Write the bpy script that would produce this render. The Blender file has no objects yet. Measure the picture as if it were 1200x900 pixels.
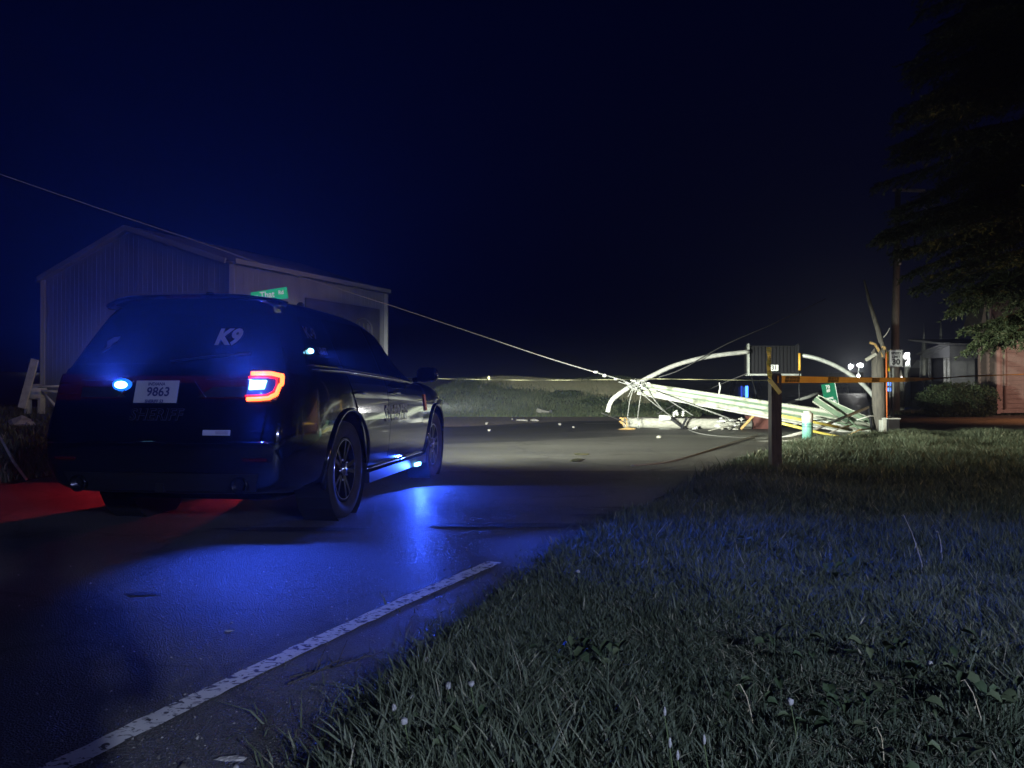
import bpy, bmesh, math, random
import numpy as np
from mathutils import Vector, Matrix
from mathutils.bvhtree import BVHTree
R = math.radians
rng = np.random.default_rng(7)
random.seed(5)
sc = bpy.context.scene
col = sc.collection

# ------------------------------------------------------------ camera, world, render settings
cam = bpy.data.objects.new('camera', bpy.data.cameras.new('camera'))
col.objects.link(cam)
cam.data.sensor_width = 36; cam.data.lens = 27.05
cam.data.clip_start = 0.05; cam.data.clip_end = 2000
CAMZ = 1.0
cam.location = (0, 0, CAMZ)
cam.rotation_euler = (R(90) + math.atan(10 / 901.5), 0, 0)
sc.camera = cam
sc.view_settings.view_transform = 'Standard'; sc.view_settings.look = 'None'
sc.view_settings.exposure = 0.0; sc.view_settings.gamma = 1
sc.cycles.use_denoising = True
try: sc.cycles.denoiser = 'OPENIMAGEDENOISE'
except Exception: pass
sc.cycles.max_bounces = 6; sc.cycles.volume_bounces = 0
sc.cycles.sample_clamp_indirect = 3
w = bpy.data.worlds.new('World'); sc.world = w; w.use_nodes = True
bg = w.node_tree.nodes['Background']
bg.inputs[0].default_value = (0.02, 0.07, 1.0, 1); bg.inputs[1].default_value = 0.0072

def lamp(name, kind, loc, energy, color, aim=None, size=60, blend=.3, radius=.05, area=None):
    d = bpy.data.lights.new(name, kind); d.energy = energy; d.color = color
    if kind == 'SPOT': d.spot_size = R(size); d.spot_blend = blend
    if kind in ('SPOT', 'POINT'): d.shadow_soft_size = radius
    if kind == 'AREA':
        d.shape = 'RECTANGLE'; d.size, d.size_y = area
    o = bpy.data.objects.new(name, d); col.objects.link(o); o.location = loc
    if aim is not None:
        o.rotation_euler = (Vector(aim) - Vector(loc)).to_track_quat('-Z', 'Y').to_euler()
    return o

BLUE = (0.03, 0.09, 1.0)
def beam_profile(l, tab, side=0):     # a lamp's own beam: strength by the angle above (+) or below (-) its axis, and to the sides
    nt = l.data; nt.use_nodes = True; nt = nt.node_tree; N = nt.nodes.new; L = nt.links.new
    em = nt.nodes['Emission']; tc = N('ShaderNodeTexCoord'); sp = N('ShaderNodeSeparateXYZ'); L(tc.outputs['Normal'], sp.inputs[0])
    cv = N('ShaderNodeValToRGB'); mr = N('ShaderNodeMapRange'); mr.inputs['From Min'].default_value = -.8; mr.inputs['From Max'].default_value = .4
    L(sp.outputs['Y'], mr.inputs[0]); L(mr.outputs[0], cv.inputs[0]); el = cv.color_ramp.elements
    while len(el) < len(tab): el.new(.5)
    for e_, (p, v) in zip(el, tab): e_.position = (p + .8) / 1.2; e_.color = (v, v, v, 1)
    out = cv.outputs[0]
    if side:
        ab = N('ShaderNodeMath'); ab.operation = 'ABSOLUTE'; L(sp.outputs['Z'], ab.inputs[0])
        pw = N('ShaderNodeMath'); pw.operation = 'POWER'; pw.inputs[1].default_value = side; L(ab.outputs[0], pw.inputs[0])
        mu = N('ShaderNodeMath'); mu.operation = 'MULTIPLY'; L(pw.outputs[0], mu.inputs[0]); L(out, mu.inputs[1]); out = mu.outputs[0]
    L(out, em.inputs['Strength']); return l
# white light of the vehicle standing behind the photographer, on the verge and the tail of the SUV
beam_profile(lamp('floodlight_behind', 'SPOT', (4.9, -8.2, 4.05), 6800, (0.62, 0.72, 1.0), (2.2, -.2, 0), 76, .9, .14),
             [(-.8, 1), (.0, 1), (.07, .95), (.12, .62), (.165, .30), (.20, .13), (.25, .06), (.4, .02)])
lamp('barn_blue_fill', 'SPOT', (7.5, -9, 4.2), 3000, (0.34, 0.40, 1.0), (-7.5, 18, 2.6), 42, .8, .3)  # added blue fill that brightens and tints the barn
# added narrow spots beside the camera, imitating the two signs' retroreflection
lamp('torch_on_street_sign', 'SPOT', (-.7, -.5, 1.75), 2600, (1, 1, 1), (-4.10, 13.0, 2.66), 3.0, .5, .02)
lamp('speed_sign_fill', 'SPOT', (.9, -.6, 1.6), 9000, (1, 1, 1), (14.97, 30.0, 2.32), 2.2, .6, .02)
# warm lights of the yard on the right: pink house, clay gravel road, tape and far verge
lamp('yard_light', 'SPOT', (23.5, 21.0, 5.5), 2100, (1.0, .58, .46), (21.5, 33.0, 1.8), 58, .7, .2)
lamp('work_light_road', 'SPOT', (21.5, 25.0, 5.0), 1700, (1.0, .52, .26), (19.5, 25.5, 0), 84, .9, .2)
lamp('work_light_verge', 'SPOT', (21.0, 1.0, 4.6), 4600, (1.0, .64, .28), (6.0, 11.5, .6), 50, .8, .2)

# ------------------------------------------------------------ helpers
F = 901.5
def P(px, py, d):
    return Vector(((px - 600) / F * d, d, CAMZ + (460 - py) / F * d))
def sm(t):
    t = np.clip(t, 0, 1); return t * t * (3 - 2 * t)
def H(x, y):
    x = np.asarray(x, float); y = np.asarray(y, float)
    az = x / np.maximum(y, 1)
    bank = 1.75 * sm((y - 31.5) / 13) * (1 - sm((az - .13) / .13))
    left = .5 * sm((-5.4 - x) / 2.5) * sm((y - 8.5) / 9) * (1 - sm((y - 40) / 20))
    right = .016 * np.maximum(0, y - 32) * sm((az - .13) / .13)
    far = .010 * np.maximum(0, y - 60) * (1 - sm((az - .13) / .13))
    lump = (.07 * np.sin(x * .9 + y * .4) * np.sin(y * .7 - x * .3) + .10 * np.sin(x * .37 + 1.3) * np.sin(y * .23 + x * .11)) * sm((y - 33) / 4)
    return bank + left + right + far + lump
def hz(x, y): return float(H(x, y))

class MB:
    def __init__(s): s.v = []; s.f = []
    def add(s, vs, fs):
        o = len(s.v); s.v += [tuple(v) for v in vs]; s.f += [tuple(i + o for i in f) for f in fs]
    def box(s, c, size, M=None):
        x, y, z = [q / 2 for q in size]
        vs = [Vector((a * x, b * y, e * z)) for a in (-1, 1) for b in (-1, 1) for e in (-1, 1)]
        if M is not None: vs = [M @ v for v in vs]
        c = Vector(c)
        s.add([v + c for v in vs], [(0, 1, 3, 2), (4, 6, 7, 5), (0, 4, 5, 1), (2, 3, 7, 6), (0, 2, 6, 4), (1, 5, 7, 3)])
    def beam(s, a, b, w, h, up=(0, 0, 1)):
        a, b = Vector(a), Vector(b); d = (b - a).normalized(); u = Vector(up)
        sd = d.cross(u)
        if sd.length < 1e-3: sd = Vector((1, 0, 0))
        sd.normalize(); u2 = sd.cross(d)
        vs = []
        for p in (a, b):
            for i, j in ((-1, -1), (1, -1), (1, 1), (-1, 1)):
                vs.append(p + sd * (i * w / 2) + u2 * (j * h / 2))
        s.add(vs, [(0, 3, 2, 1), (4, 5, 6, 7), (0, 1, 5, 4), (1, 2, 6, 5), (2, 3, 7, 6), (3, 0, 4, 7)])
    def tube(s, pts, rad, n=8, caps=True, prof=None):
        pts = [Vector(p) for p in pts]
        if not hasattr(rad, '__len__'): rad = [rad] * len(pts)
        vs = []; ref = None
        for i, p in enumerate(pts):
            d = (pts[min(i + 1, len(pts) - 1)] - pts[max(i - 1, 0)]).normalized()
            if ref is None: ref = Vector((0, 0, 1)) if abs(d.z) < .9 else Vector((1, 0, 0))
            a = d.cross(ref).normalized(); b = a.cross(d).normalized(); ref = b
            for k in range(n):
                t = 2 * math.pi * k / n; q = prof[k] if prof else 1
                vs.append(p + (a * math.cos(t) + b * math.sin(t)) * rad[i] * q)
        fs = []
        for i in range(len(pts) - 1):
            for k in range(n):
                k2 = (k + 1) % n
                fs.append((i * n + k, i * n + k2, (i + 1) * n + k2, (i + 1) * n + k))
        if caps:
            fs.append(tuple(range(n - 1, -1, -1))); fs.append(tuple((len(pts) - 1) * n + k for k in range(n)))
        s.add(vs, fs)
    def lathe(s, prof, c, axis='Z', n=24, cap=True):
        vs = []; c = Vector(c)
        for r, h in prof:
            for k in range(n):
                t = 2 * math.pi * k / n; a, b = r * math.cos(t), r * math.sin(t)
                vs.append(c + (Vector((a, b, h)) if axis == 'Z' else Vector((a, h, b)) if axis == 'Y' else Vector((h, a, b))))
        fs = []
        for i in range(len(prof) - 1):
            for k in range(n):
                k2 = (k + 1) % n
                fs.append((i * n + k, i * n + k2, (i + 1) * n + k2, (i + 1) * n + k))
        if cap and prof[0][0] > 1e-4: fs.append(tuple(range(n - 1, -1, -1)))
        if cap and prof[-1][0] > 1e-4: fs.append(tuple((len(prof) - 1) * n + k for k in range(n)))
        s.add(vs, fs)
    def rock(s, c, size, seed=0, n=2):
        bm = bmesh.new(); bmesh.ops.create_icosphere(bm, subdivisions=n, radius=1)
        r = random.Random(seed); ph = [r.uniform(0, 6) for _ in range(6)]
        vs = []
        for v in bm.verts:
            k = 1 + .18 * math.sin(3 * v.co.x + ph[0]) + .16 * math.sin(4 * v.co.y + ph[1]) + .12 * math.sin(5 * v.co.z + ph[2]) + r.uniform(-.06, .06)
            vs.append(Vector((v.co.x * size[0] * k, v.co.y * size[1] * k, v.co.z * size[2] * k)) + Vector(c))
        fs = [tuple(v.index for v in f.verts) for f in bm.faces]; bm.free()
        s.add(vs, fs)
    def build(s, name, mat, parent=None, smooth=False, fix=True):
        me = bpy.data.meshes.new(name); me.from_pydata(s.v, [], s.f); me.update()
        if fix:
            bm = bmesh.new(); bm.from_mesh(me); bmesh.ops.recalc_face_normals(bm, faces=bm.faces); bm.to_mesh(me); bm.free()
        if smooth: me.polygons.foreach_set('use_smooth', [True] * len(me.polygons))
        me.materials.append(mat)
        o = bpy.data.objects.new(name, me); col.objects.link(o)
        if parent is not None: o.parent = parent
        return o
def local(o, root):      # build in world coordinates, then parent to a thing at its own base
    o.parent = root; o.matrix_parent_inverse = root_matrix(root).inverted(); return o
def root_matrix(r): return Matrix.Translation(r.location) @ r.rotation_euler.to_matrix().to_4x4()
def tag(o, label, cat, group=None):
    o['label'] = label; o['category'] = cat
    if group: o['group'] = group
    return o
def thing(name, loc, label, cat, group=None, rz=0):
    o = bpy.data.objects.new(name, None); col.objects.link(o); o.location = loc; o.rotation_euler = (0, 0, rz)
    o.empty_display_size = .2
    return tag(o, label, cat, group)
def kind(o, k): o['kind'] = k; return o

def mat(name, c, rough=.7, metal=0, c2=None, scale=4, bump=0, bscale=None, coat=0, emit=None, es=0, spec=.5, stretch=None, detail=5, lo=.35, hi=.65, trans=0, alpha=None):
    m = bpy.data.materials.new(name); m.use_nodes = True; nt = m.node_tree
    b = nt.nodes['Principled BSDF']
    b.inputs['Base Color'].default_value = (*c, 1); b.inputs['Roughness'].default_value = rough
    b.inputs['Metallic'].default_value = metal; b.inputs['Specular IOR Level'].default_value = spec
    if coat: b.inputs['Coat Weight'].default_value = coat; b.inputs['Coat Roughness'].default_value = .04
    if trans: b.inputs['Transmission Weight'].default_value = trans
    if emit: b.inputs['Emission Color'].default_value = (*emit, 1); b.inputs['Emission Strength'].default_value = es
    if c2 or bump:
        tc = nt.nodes.new('ShaderNodeTexCoord'); mp = nt.nodes.new('ShaderNodeMapping')
        nt.links.new(tc.outputs['Object'], mp.inputs[0])
        if stretch: mp.inputs['Scale'].default_value = stretch
        if c2:
            n = nt.nodes.new('ShaderNodeTexNoise'); n.inputs['Scale'].default_value = scale; n.inputs['Detail'].default_value = detail
            r = nt.nodes.new('ShaderNodeValToRGB'); r.color_ramp.elements[0].position = lo; r.color_ramp.elements[1].position = hi
            r.color_ramp.elements[0].color = (*c, 1); r.color_ramp.elements[1].color = (*c2, 1)
            nt.links.new(mp.outputs[0], n.inputs['Vector']); nt.links.new(n.outputs['Fac'], r.inputs[0]); nt.links.new(r.outputs[0], b.inputs['Base Color'])
        if bump:
            n2 = nt.nodes.new('ShaderNodeTexNoise'); n2.inputs['Scale'].default_value = bscale or scale * 6; n2.inputs['Detail'].default_value = 4
            bp = nt.nodes.new('ShaderNodeBump'); bp.inputs['Strength'].default_value = bump; bp.inputs['Distance'].default_value = .02
            nt.links.new(mp.outputs[0], n2.inputs['Vector']); nt.links.new(n2.outputs['Fac'], bp.inputs['Height']); nt.links.new(bp.outputs[0], b.inputs['Normal'])
    return m
def glow(name, c, s): return mat(name, (0.02, 0.02, 0.02), .5, emit=c, es=s)

def asphalt(name, dark, light, patch=None, rough=.62):
    m = bpy.data.materials.new(name); m.use_nodes = True; nt = m.node_tree; N = nt.nodes.new; L = nt.links.new
    b = nt.nodes['Principled BSDF']; b.inputs['Specular IOR Level'].default_value = .45
    tc = N('ShaderNodeTexCoord')
    big = N('ShaderNodeTexNoise'); big.inputs['Scale'].default_value = .55; big.inputs['Detail'].default_value = 6
    mp = N('ShaderNodeMapping'); mp.inputs['Scale'].default_value = (.35, 1.2, 1); L(tc.outputs['Object'], mp.inputs[0]); L(mp.outputs[0], big.inputs['Vector'])
    rb = N('ShaderNodeValToRGB'); rb.color_ramp.elements[0].color = (*dark, 1); rb.color_ramp.elements[1].color = (*light, 1)
    rb.color_ramp.elements[0].position = .38; rb.color_ramp.elements[1].position = .62; L(big.outputs['Fac'], rb.inputs[0])
    vor = N('ShaderNodeTexVoronoi'); vor.inputs['Scale'].default_value = 150; L(tc.outputs['Object'], vor.inputs['Vector'])
    rs = N('ShaderNodeValToRGB'); rs.color_ramp.elements[0].color = (.55, .55, .55, 1); rs.color_ramp.elements[1].color = (1.9, 1.9, 1.9, 1)
    L(vor.outputs['Color'], rs.inputs[0])
    mx = N('ShaderNodeMix'); mx.data_type = 'RGBA'; mx.blend_type = 'MULTIPLY'; mx.inputs[0].default_value = 1
    L(rb.outputs[0], mx.inputs[6]); L(rs.outputs[0], mx.inputs[7])
    # tar-dark cracks and repair seams
    cr = N('ShaderNodeTexVoronoi'); cr.feature = 'DISTANCE_TO_EDGE'; cr.inputs['Scale'].default_value = .42
    wn = N('ShaderNodeTexNoise'); wn.inputs['Scale'].default_value = 2.2; wn.inputs['Detail'].default_value = 6
    L(tc.outputs['Object'], wn.inputs['Vector'])
    va = N('ShaderNodeVectorMath'); va.operation = 'MULTIPLY_ADD'; va.inputs[1].default_value = (.7, .7, .7)
    L(wn.outputs['Color'], va.inputs[0]); L(tc.outputs['Object'], va.inputs[2]); L(va.outputs[0], cr.inputs['Vector'])
    rc = N('ShaderNodeValToRGB'); rc.color_ramp.elements[0].color = (.35, .35, .35, 1); rc.color_ramp.elements[1].color = (1, 1, 1, 1)
    rc.color_ramp.elements[0].position = .004; rc.color_ramp.elements[1].position = .014; L(cr.outputs['Distance'], rc.inputs[0])
    m2 = N('ShaderNodeMix'); m2.data_type = 'RGBA'; m2.blend_type = 'MULTIPLY'; m2.inputs[0].default_value = .5
    L(mx.outputs[2], m2.inputs[6]); L(rc.outputs[0], m2.inputs[7]); L(m2.outputs[2], b.inputs['Base Color'])
    rr = N('ShaderNodeMapRange'); rr.inputs['To Min'].default_value = rough - .34; rr.inputs['To Max'].default_value = rough + .12
    L(vor.outputs['Color'], rr.inputs[0]); L(rr.outputs[0], b.inputs['Roughness'])
    n2 = N('ShaderNodeTexNoise'); n2.inputs['Scale'].default_value = 150; n2.inputs['Detail'].default_value = 4; L(tc.outputs['Object'], n2.inputs['Vector'])
    ad = N('ShaderNodeMath'); ad.operation = 'ADD'; L(n2.outputs['Fac'], ad.inputs[0]); L(vor.outputs['Distance'], ad.inputs[1])
    bp = N('ShaderNodeBump'); bp.inputs['Strength'].default_value = 1.0; bp.inputs['Distance'].default_value = .011
    L(ad.outputs[0], bp.inputs['Height']); L(bp.outputs[0], b.inputs['Normal'])
    return m

M = {}
M['asphalt'] = asphalt('asphalt', (.06, .06, .062), (.105, .102, .096))
M['asphalt_far'] = asphalt('asphalt_far', (.04, .04, .042), (.07, .07, .07), rough=.6)
M['patch'] = asphalt('asphalt_patch', (.018, .018, .02), (.03, .03, .032))
M['seam'] = asphalt('asphalt_seam', (.05, .05, .052), (.075, .075, .074))
M['pale_asphalt'] = asphalt('pale_asphalt', (.13, .128, .115), (.19, .185, .16))
M['gravel'] = mat('gravel', (.26, .20, .17), .95, c2=(.44, .36, .31), scale=9, bump=.8, bscale=60, stretch=(1, 1, 1))
M['orange_gravel'] = mat('clay_gravel', (.10, .07, .05), .95, c2=(.24, .16, .11), scale=5, bump=.8, bscale=40, detail=8)
M['soil'] = mat('soil_and_thatch', (.018, .022, .012), .95, c2=(.045, .05, .025), scale=6, bump=.7, bscale=50)
M['galv'] = mat('galvanised_steel', (.42, .44, .42), .45, .3, c2=(.56, .58, .54), scale=8)
M['pale_steel'] = mat('pale_green_paint', (.17, .18, .13), .5, c2=(.46, .48, .40), scale=4, lo=.32, hi=.5, bump=.4)
M['green_steel'] = mat('green_paint', (.09, .15, .10), .5, c2=(.16, .23, .15), scale=6)
M['white_paint'] = mat('white_paint', (.46, .46, .43), .5, c2=(.62, .62, .58), scale=9)
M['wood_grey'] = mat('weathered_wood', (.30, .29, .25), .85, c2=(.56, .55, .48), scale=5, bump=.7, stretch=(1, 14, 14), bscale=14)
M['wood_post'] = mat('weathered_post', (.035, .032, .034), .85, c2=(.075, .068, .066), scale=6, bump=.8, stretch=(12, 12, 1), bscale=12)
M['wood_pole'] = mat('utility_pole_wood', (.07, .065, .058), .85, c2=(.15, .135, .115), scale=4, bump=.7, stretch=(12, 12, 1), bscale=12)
M['wood_raw'] = mat('raw_split_wood', (.52, .30, .10), .8, c2=(.70, .48, .20), scale=20, bump=.8, stretch=(2, 12, 12))
M['ceramic'] = mat('pale_ceramic', (.62, .63, .60), .25, c2=(.74, .74, .72), scale=8)
M['dark_metal'] = mat('dark_metal', (.014, .015, .02), .5, .4, c2=(.03, .03, .036), scale=6)
M['wire'] = mat('cable_sheath', (.24, .24, .23), .6, c2=(.36, .36, .34), scale=20)
M['wire_dark'] = mat('dark_cable', (.07, .07, .07), .6)
M['tape'] = mat('dimmed_yellow_tape', (.14, .14, .08), .6, c2=(.20, .19, .11), scale=8)  # yellow tape darkened in colour to look dimly lit
M['tape_amber_lit'] = mat('amber_lit_tape', (.74, .40, .05), .45, c2=(.80, .48, .07), scale=3)  # same yellow tape with the amber lamplight put into its colour
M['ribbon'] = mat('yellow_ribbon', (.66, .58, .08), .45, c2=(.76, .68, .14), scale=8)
M['black_ink'] = mat('black_ink', (.01, .01, .01), .6)
M['yellow_pvc'] = mat('yellow_pipe', (.50, .40, .06), .4, c2=(.60, .52, .14), scale=6)
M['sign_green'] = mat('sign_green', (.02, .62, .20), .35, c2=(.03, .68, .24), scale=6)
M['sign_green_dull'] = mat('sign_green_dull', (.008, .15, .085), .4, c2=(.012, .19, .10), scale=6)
M['sign_white'] = mat('sign_white', (.82, .84, .82), .4)
M['sign_yellow'] = mat('sign_yellow', (.85, .60, .02), .4)
M['sign_ink'] = mat('sign_ink', (.012, .012, .014), .5)
M['teal_post'] = mat('teal_plastic', (.13, .34, .28), .4, c2=(.19, .40, .34), scale=7)
M['siding_barn'] = mat('ribbed_metal_siding', (.24, .25, .27), .6, .0, c2=(.33, .33, .34), scale=1.5, stretch=(1, 1, .3))
M['roof_barn'] = mat('metal_roof', (.26, .28, .32), .5, .2, c2=(.34, .35, .38), scale=2)
M['trim'] = mat('white_trim', (.34, .34, .37), .6)
M['porch'] = mat('porch_paint', (.6, .6, .6), .6)
M['dark_panel'] = mat('dark_wall_panel', (.07, .07, .09), .5, c2=(.11, .11, .13), scale=2)
M['pink_siding'] = mat('pink_clapboard', (.40, .30, .26), .75, c2=(.50, .38, .33), scale=3, bump=.2)
M['pink_trim'] = mat('pink_trim', (.48, .34, .30), .7)
M['shingle'] = mat('roof_shingles', (.035, .033, .035), .9, c2=(.06, .055, .055), scale=20, bump=.6)
M['grey_siding'] = mat('grey_clapboard', (.22, .22, .22), .75, c2=(.29, .29, .28), scale=3)
M['brown_block'] = mat('brown_crate', (.10, .035, .03), .8, c2=(.17, .06, .045), scale=5)
M['stone'] = mat('pale_rubble', (.28, .27, .25), .9, c2=(.42, .40, .37), scale=12, bump=.6)
M['bark'] = mat('bark', (.05, .04, .03), .9, c2=(.10, .08, .06), scale=9, bump=.8)
M['straw'] = mat('dry_straw', (.40, .34, .20), .8, c2=(.52, .46, .30), scale=30)
M['fluff'] = mat('seed_fluff', (.34, .34, .32), .9)
M['stem'] = mat('weed_stem', (.10, .14, .05), .8)

def attr_mat(name, stops, rough=.6):
    m = bpy.data.materials.new(name); m.use_nodes = True; nt = m.node_tree
    b = nt.nodes['Principled BSDF']; b.inputs['Roughness'].default_value = rough; b.inputs['Specular IOR Level'].default_value = .3
    a = nt.nodes.new('ShaderNodeAttribute'); a.attribute_name = 'tint'
    r = nt.nodes.new('ShaderNodeValToRGB')
    while len(r.color_ramp.elements) < len(stops): r.color_ramp.elements.new(.5)
    for e, (p, c) in zip(r.color_ramp.elements, stops): e.position = p; e.color = (*c, 1)
    nt.links.new(a.outputs['Fac'], r.inputs[0]); nt.links.new(r.outputs[0], b.inputs['Base Color'])
    return m
M['grass'] = attr_mat('grass_blades', [(0, (.035, .05, .028)), (.55, (.085, .105, .062)), (.85, (.15, .17, .105)), (1, (.30, .28, .19))])
M['bank'] = attr_mat('bank_grass', [(0, (.07, .10, .05)), (.5, (.14, .18, .09)), (.85, (.24, .26, .15)), (1, (.36, .32, .20))])
M['needles'] = attr_mat('spruce_needles', [(0, (.03, .05, .022)), (.6, (.07, .09, .04)), (1, (.15, .145, .075))])
M['leaf'] = attr_mat('leaves', [(0, (.03, .05, .022)), (.6, (.055, .085, .038)), (1, (.11, .135, .065))])

def tri_cloud(name, V, Fq, tint, m, parent=None):
    me = bpy.data.meshes.new(name)
    nv = len(V); nf, k = Fq.shape
    me.vertices.add(nv); me.vertices.foreach_set('co', V.astype(np.float32).ravel())
    me.loops.add(nf * k); me.loops.foreach_set('vertex_index', Fq.astype(np.int32).ravel())
    me.polygons.add(nf); me.polygons.foreach_set('loop_start', np.arange(0, nf * k, k, dtype=np.int32))
    me.update(calc_edges=True)
    a = me.attributes.new('tint', 'FLOAT', 'POINT'); a.data.foreach_set('value', tint.astype(np.float32))
    me.materials.append(m)
    o = bpy.data.objects.new(name, me); col.objects.link(o)
    if parent is not None: o.parent = parent
    return o

def text_mesh(s, size, offset=.0, extrude=.0, shear=0, align='CENTER', spacing=1.0):
    c = bpy.data.curves.new('t', 'FONT'); c.body = s; c.size = size; c.offset = offset; c.extrude = extrude
    c.shear = shear; c.align_x = align; c.align_y = 'CENTER'; c.space_character = spacing; c.resolution_u = 3
    o = bpy.data.objects.new('t', c); col.objects.link(o)
    dg = bpy.context.evaluated_depsgraph_get(); dg.update()
    me = bpy.data.meshes.new_from_object(o.evaluated_get(dg))
    vs = [v.co.copy() for v in me.vertices]; fs = [tuple(p.vertices) for p in me.polygons]
    bpy.data.objects.remove(o); bpy.data.curves.remove(c); bpy.data.meshes.remove(me)
    return vs, fs
def put_text(name, s, size, m, parent, fn, **k):
    vs, fs = text_mesh(s, size, **k)
    b = MB(); b.add([fn(v.x, v.y) for v in vs], fs)
    return b.build(name, m, parent, fix=False)

# ------------------------------------------------------------ ground and roads
def sheet(name, xs, ys, m, off, fn=None):
    b = MB(); nx, ny = len(xs[0]), len(ys)
    V = []
    for j in range(ny):
        for i in range(nx):
            x, y = xs[j][i], ys[j]
            V.append((x, y, hz(x, y) + off))
    Fs = [(j * nx + i, j * nx + i + 1, (j + 1) * nx + i + 1, (j + 1) * nx + i) for j in range(ny - 1) for i in range(nx - 1)]
    b.add(V, Fs); o = b.build(name, m, smooth=True, fix=False); return kind(o, 'structure')
ys = np.concatenate([np.linspace(-40, 0, 12), np.arange(1, 60, 1.0), np.geomspace(61, 600, 40)])
xb = np.concatenate([-np.geomspace(500, 26, 16), np.arange(-25, 40, 1.0), np.geomspace(41, 500, 18)])
sheet('ground', [xb for _ in ys], ys, M['soil'], 0)

XR = [(-8, -4.9), (0, -1.15), (1.6, -.55), (2.05, -.46), (2.43, -.42), (3.1, -.25), (3.91, .0), (4.74, .25), (6.43, 1.02), (8.5, 2.0), (11.25, 3.3), (13.2, 4.45), (15, 5.7), (17, 7.5), (18, 8.9), (18.7, 12), (19.1, 20), (19.4, 45)]
XL = [(-8, -12), (0, -8.6), (5, -6.0), (8, -5.5), (14, -5.3), (20, -5.0), (26, -4.2), (31, -3.2)]
def xr(y): return np.interp(y, [a for a, b in XR], [b for a, b in XR])
def xl(y): return np.interp(y, [a for a, b in XL], [b for a, b in XL])
ry = np.concatenate([np.arange(-8, 1, .5), np.arange(1, 19.5, .2), np.arange(19.5, 32.1, .5)])
rows = []
for y in ry:
    a, b = float(xl(y)), float(xr(y))
    wig = .06 * math.sin(y * 3.1) + .04 * math.sin(y * 7.7)
    rows.append(np.linspace(a + wig, min(b, 45) + wig, 60))
sheet('road', rows, ry, M['asphalt'], .008)
ry2 = np.concatenate([np.arange(31.5, 60, 1.5), np.geomspace(61, 330, 25)])
sheet('straight_road', [np.linspace(7.2 + (y - 31) * .444, 14.6 + (y - 31) * .452, 12) for y in ry2], ry2, M['asphalt_far'], .016)
# pale worn apron in the middle, darker seams of newer asphalt, gravel shoulders
def blob_sheet(name, pts, m, off, wob=.12, n=10, seed=0):
    r = random.Random(seed); out = []
    k = len(pts)
    for i in range(k):
        a, b = pts[i], pts[(i + 1) % k]
        for j in range(n):
            t = j / n; x = a[0] + (b[0] - a[0]) * t; y = a[1] + (b[1] - a[1]) * t
            out.append((x + r.uniform(-wob, wob), y + r.uniform(-wob, wob)))
    me = bpy.data.meshes.new(name); bm = bmesh.new()
    bvs = [bm.verts.new((x, y, 0)) for x, y in out]; f = bm.faces.new(bvs)
    bmesh.ops.triangulate(bm, faces=[f])
    for _ in range(2): bmesh.ops.subdivide_edges(bm, edges=bm.edges[:], cuts=1, use_grid_fill=True)
    for v in bm.verts: v.co.z = hz(v.co.x, v.co.y) + off
    bmesh.ops.recalc_face_normals(bm, faces=bm.faces); bm.to_mesh(me); bm.free()
    me.materials.append(m); o = bpy.data.objects.new(name, me); col.objects.link(o)
    return kind(o, 'structure')
blob_sheet('worn_asphalt', [(-3.4, 9.6), (2.5, 9.7), (5.6, 14.5), (6.6, 17.5), (3.2, 18.0), (0.3, 15.6), (-3.9, 13.5)], M['pale_asphalt'], .013, .05, 12, 3)
blob_sheet('dark_asphalt_seam', [(-4.6, 15.6), (0.5, 18.2), (3.2, 21.2), (9.5, 21.6), (10.5, 24.6), (2.4, 25.8), (-.6, 22), (-4.6, 18.4)], M['seam'], .013, .06, 10, 4)
blob_sheet('gravel_shoulder', [(-4.0, 20.2), (-.6, 23.2), (2.2, 26.8), (9.3, 27.2), (8.6, 31.2), (-3.6, 31.3)], M['gravel'], .018, .12, 14, 5)
blob_sheet('clay_gravel_road', [(9.6, 21.0), (13, 20.0), (44, 20.2), (44, 33.2), (16.5, 32.6), (11.5, 28.8)], M['orange_gravel'], .020, .15, 14, 6)
# puddle-dark tar spots
for i, (px, py, a, b2) in enumerate([(340, 622, .55, .09), (610, 617, .8, .10), (700, 605, .25, .05), (170, 698, .09, .03), (735, 596, .3, .04)]):
    d = 900 / (py - 460); cx = (px - 600) / F * d
    o = blob_sheet('tar_patch', [(cx + a * math.cos(t) * (1 + .2 * math.sin(3 * t + i)), d + b2 * math.sin(t)) for t in np.linspace(0, 6.28, 14, endpoint=False)], M['patch'], .015, .01, 2, i)

# white edge line, worn and cracked
def line_mat():
    m = mat('worn_line_paint', (.6, .6, .6), .6); nt = m.node_tree; N = nt.nodes.new; L = nt.links.new; b = nt.nodes['Principled BSDF']
    tc = N('ShaderNodeTexCoord'); mp = N('ShaderNodeMapping'); mp.inputs['Rotation'].default_value = (0, 0, R(24)); mp.inputs['Scale'].default_value = (26, 34, 1)
    n = N('ShaderNodeTexNoise'); n.inputs['Scale'].default_value = 1; n.inputs['Detail'].default_value = 6; n.inputs['Distortion'].default_value = 1.2
    r = N('ShaderNodeValToRGB'); r.color_ramp.elements[0].position = .40; r.color_ramp.elements[1].position = .47
    r.color_ramp.elements[0].color = (.05, .05, .05, 1); r.color_ramp.elements[1].color = (.62, .62, .60, 1)
    L(tc.outputs['Object'], mp.inputs[0]); L(mp.outputs[0], n.inputs['Vector']); L(n.outputs['Fac'], r.inputs[0]); L(r.outputs[0], b.inputs['Base Color'])
    return m
lp = [(-2.35, -.5), (-1.75, .8), (-1.19, 2.07), (-.83, 2.95), (-.47, 3.75), (-.10, 4.5)]
b = MB(); L_, R_ = [], []
tt = np.linspace(0, 1, 80)
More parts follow.
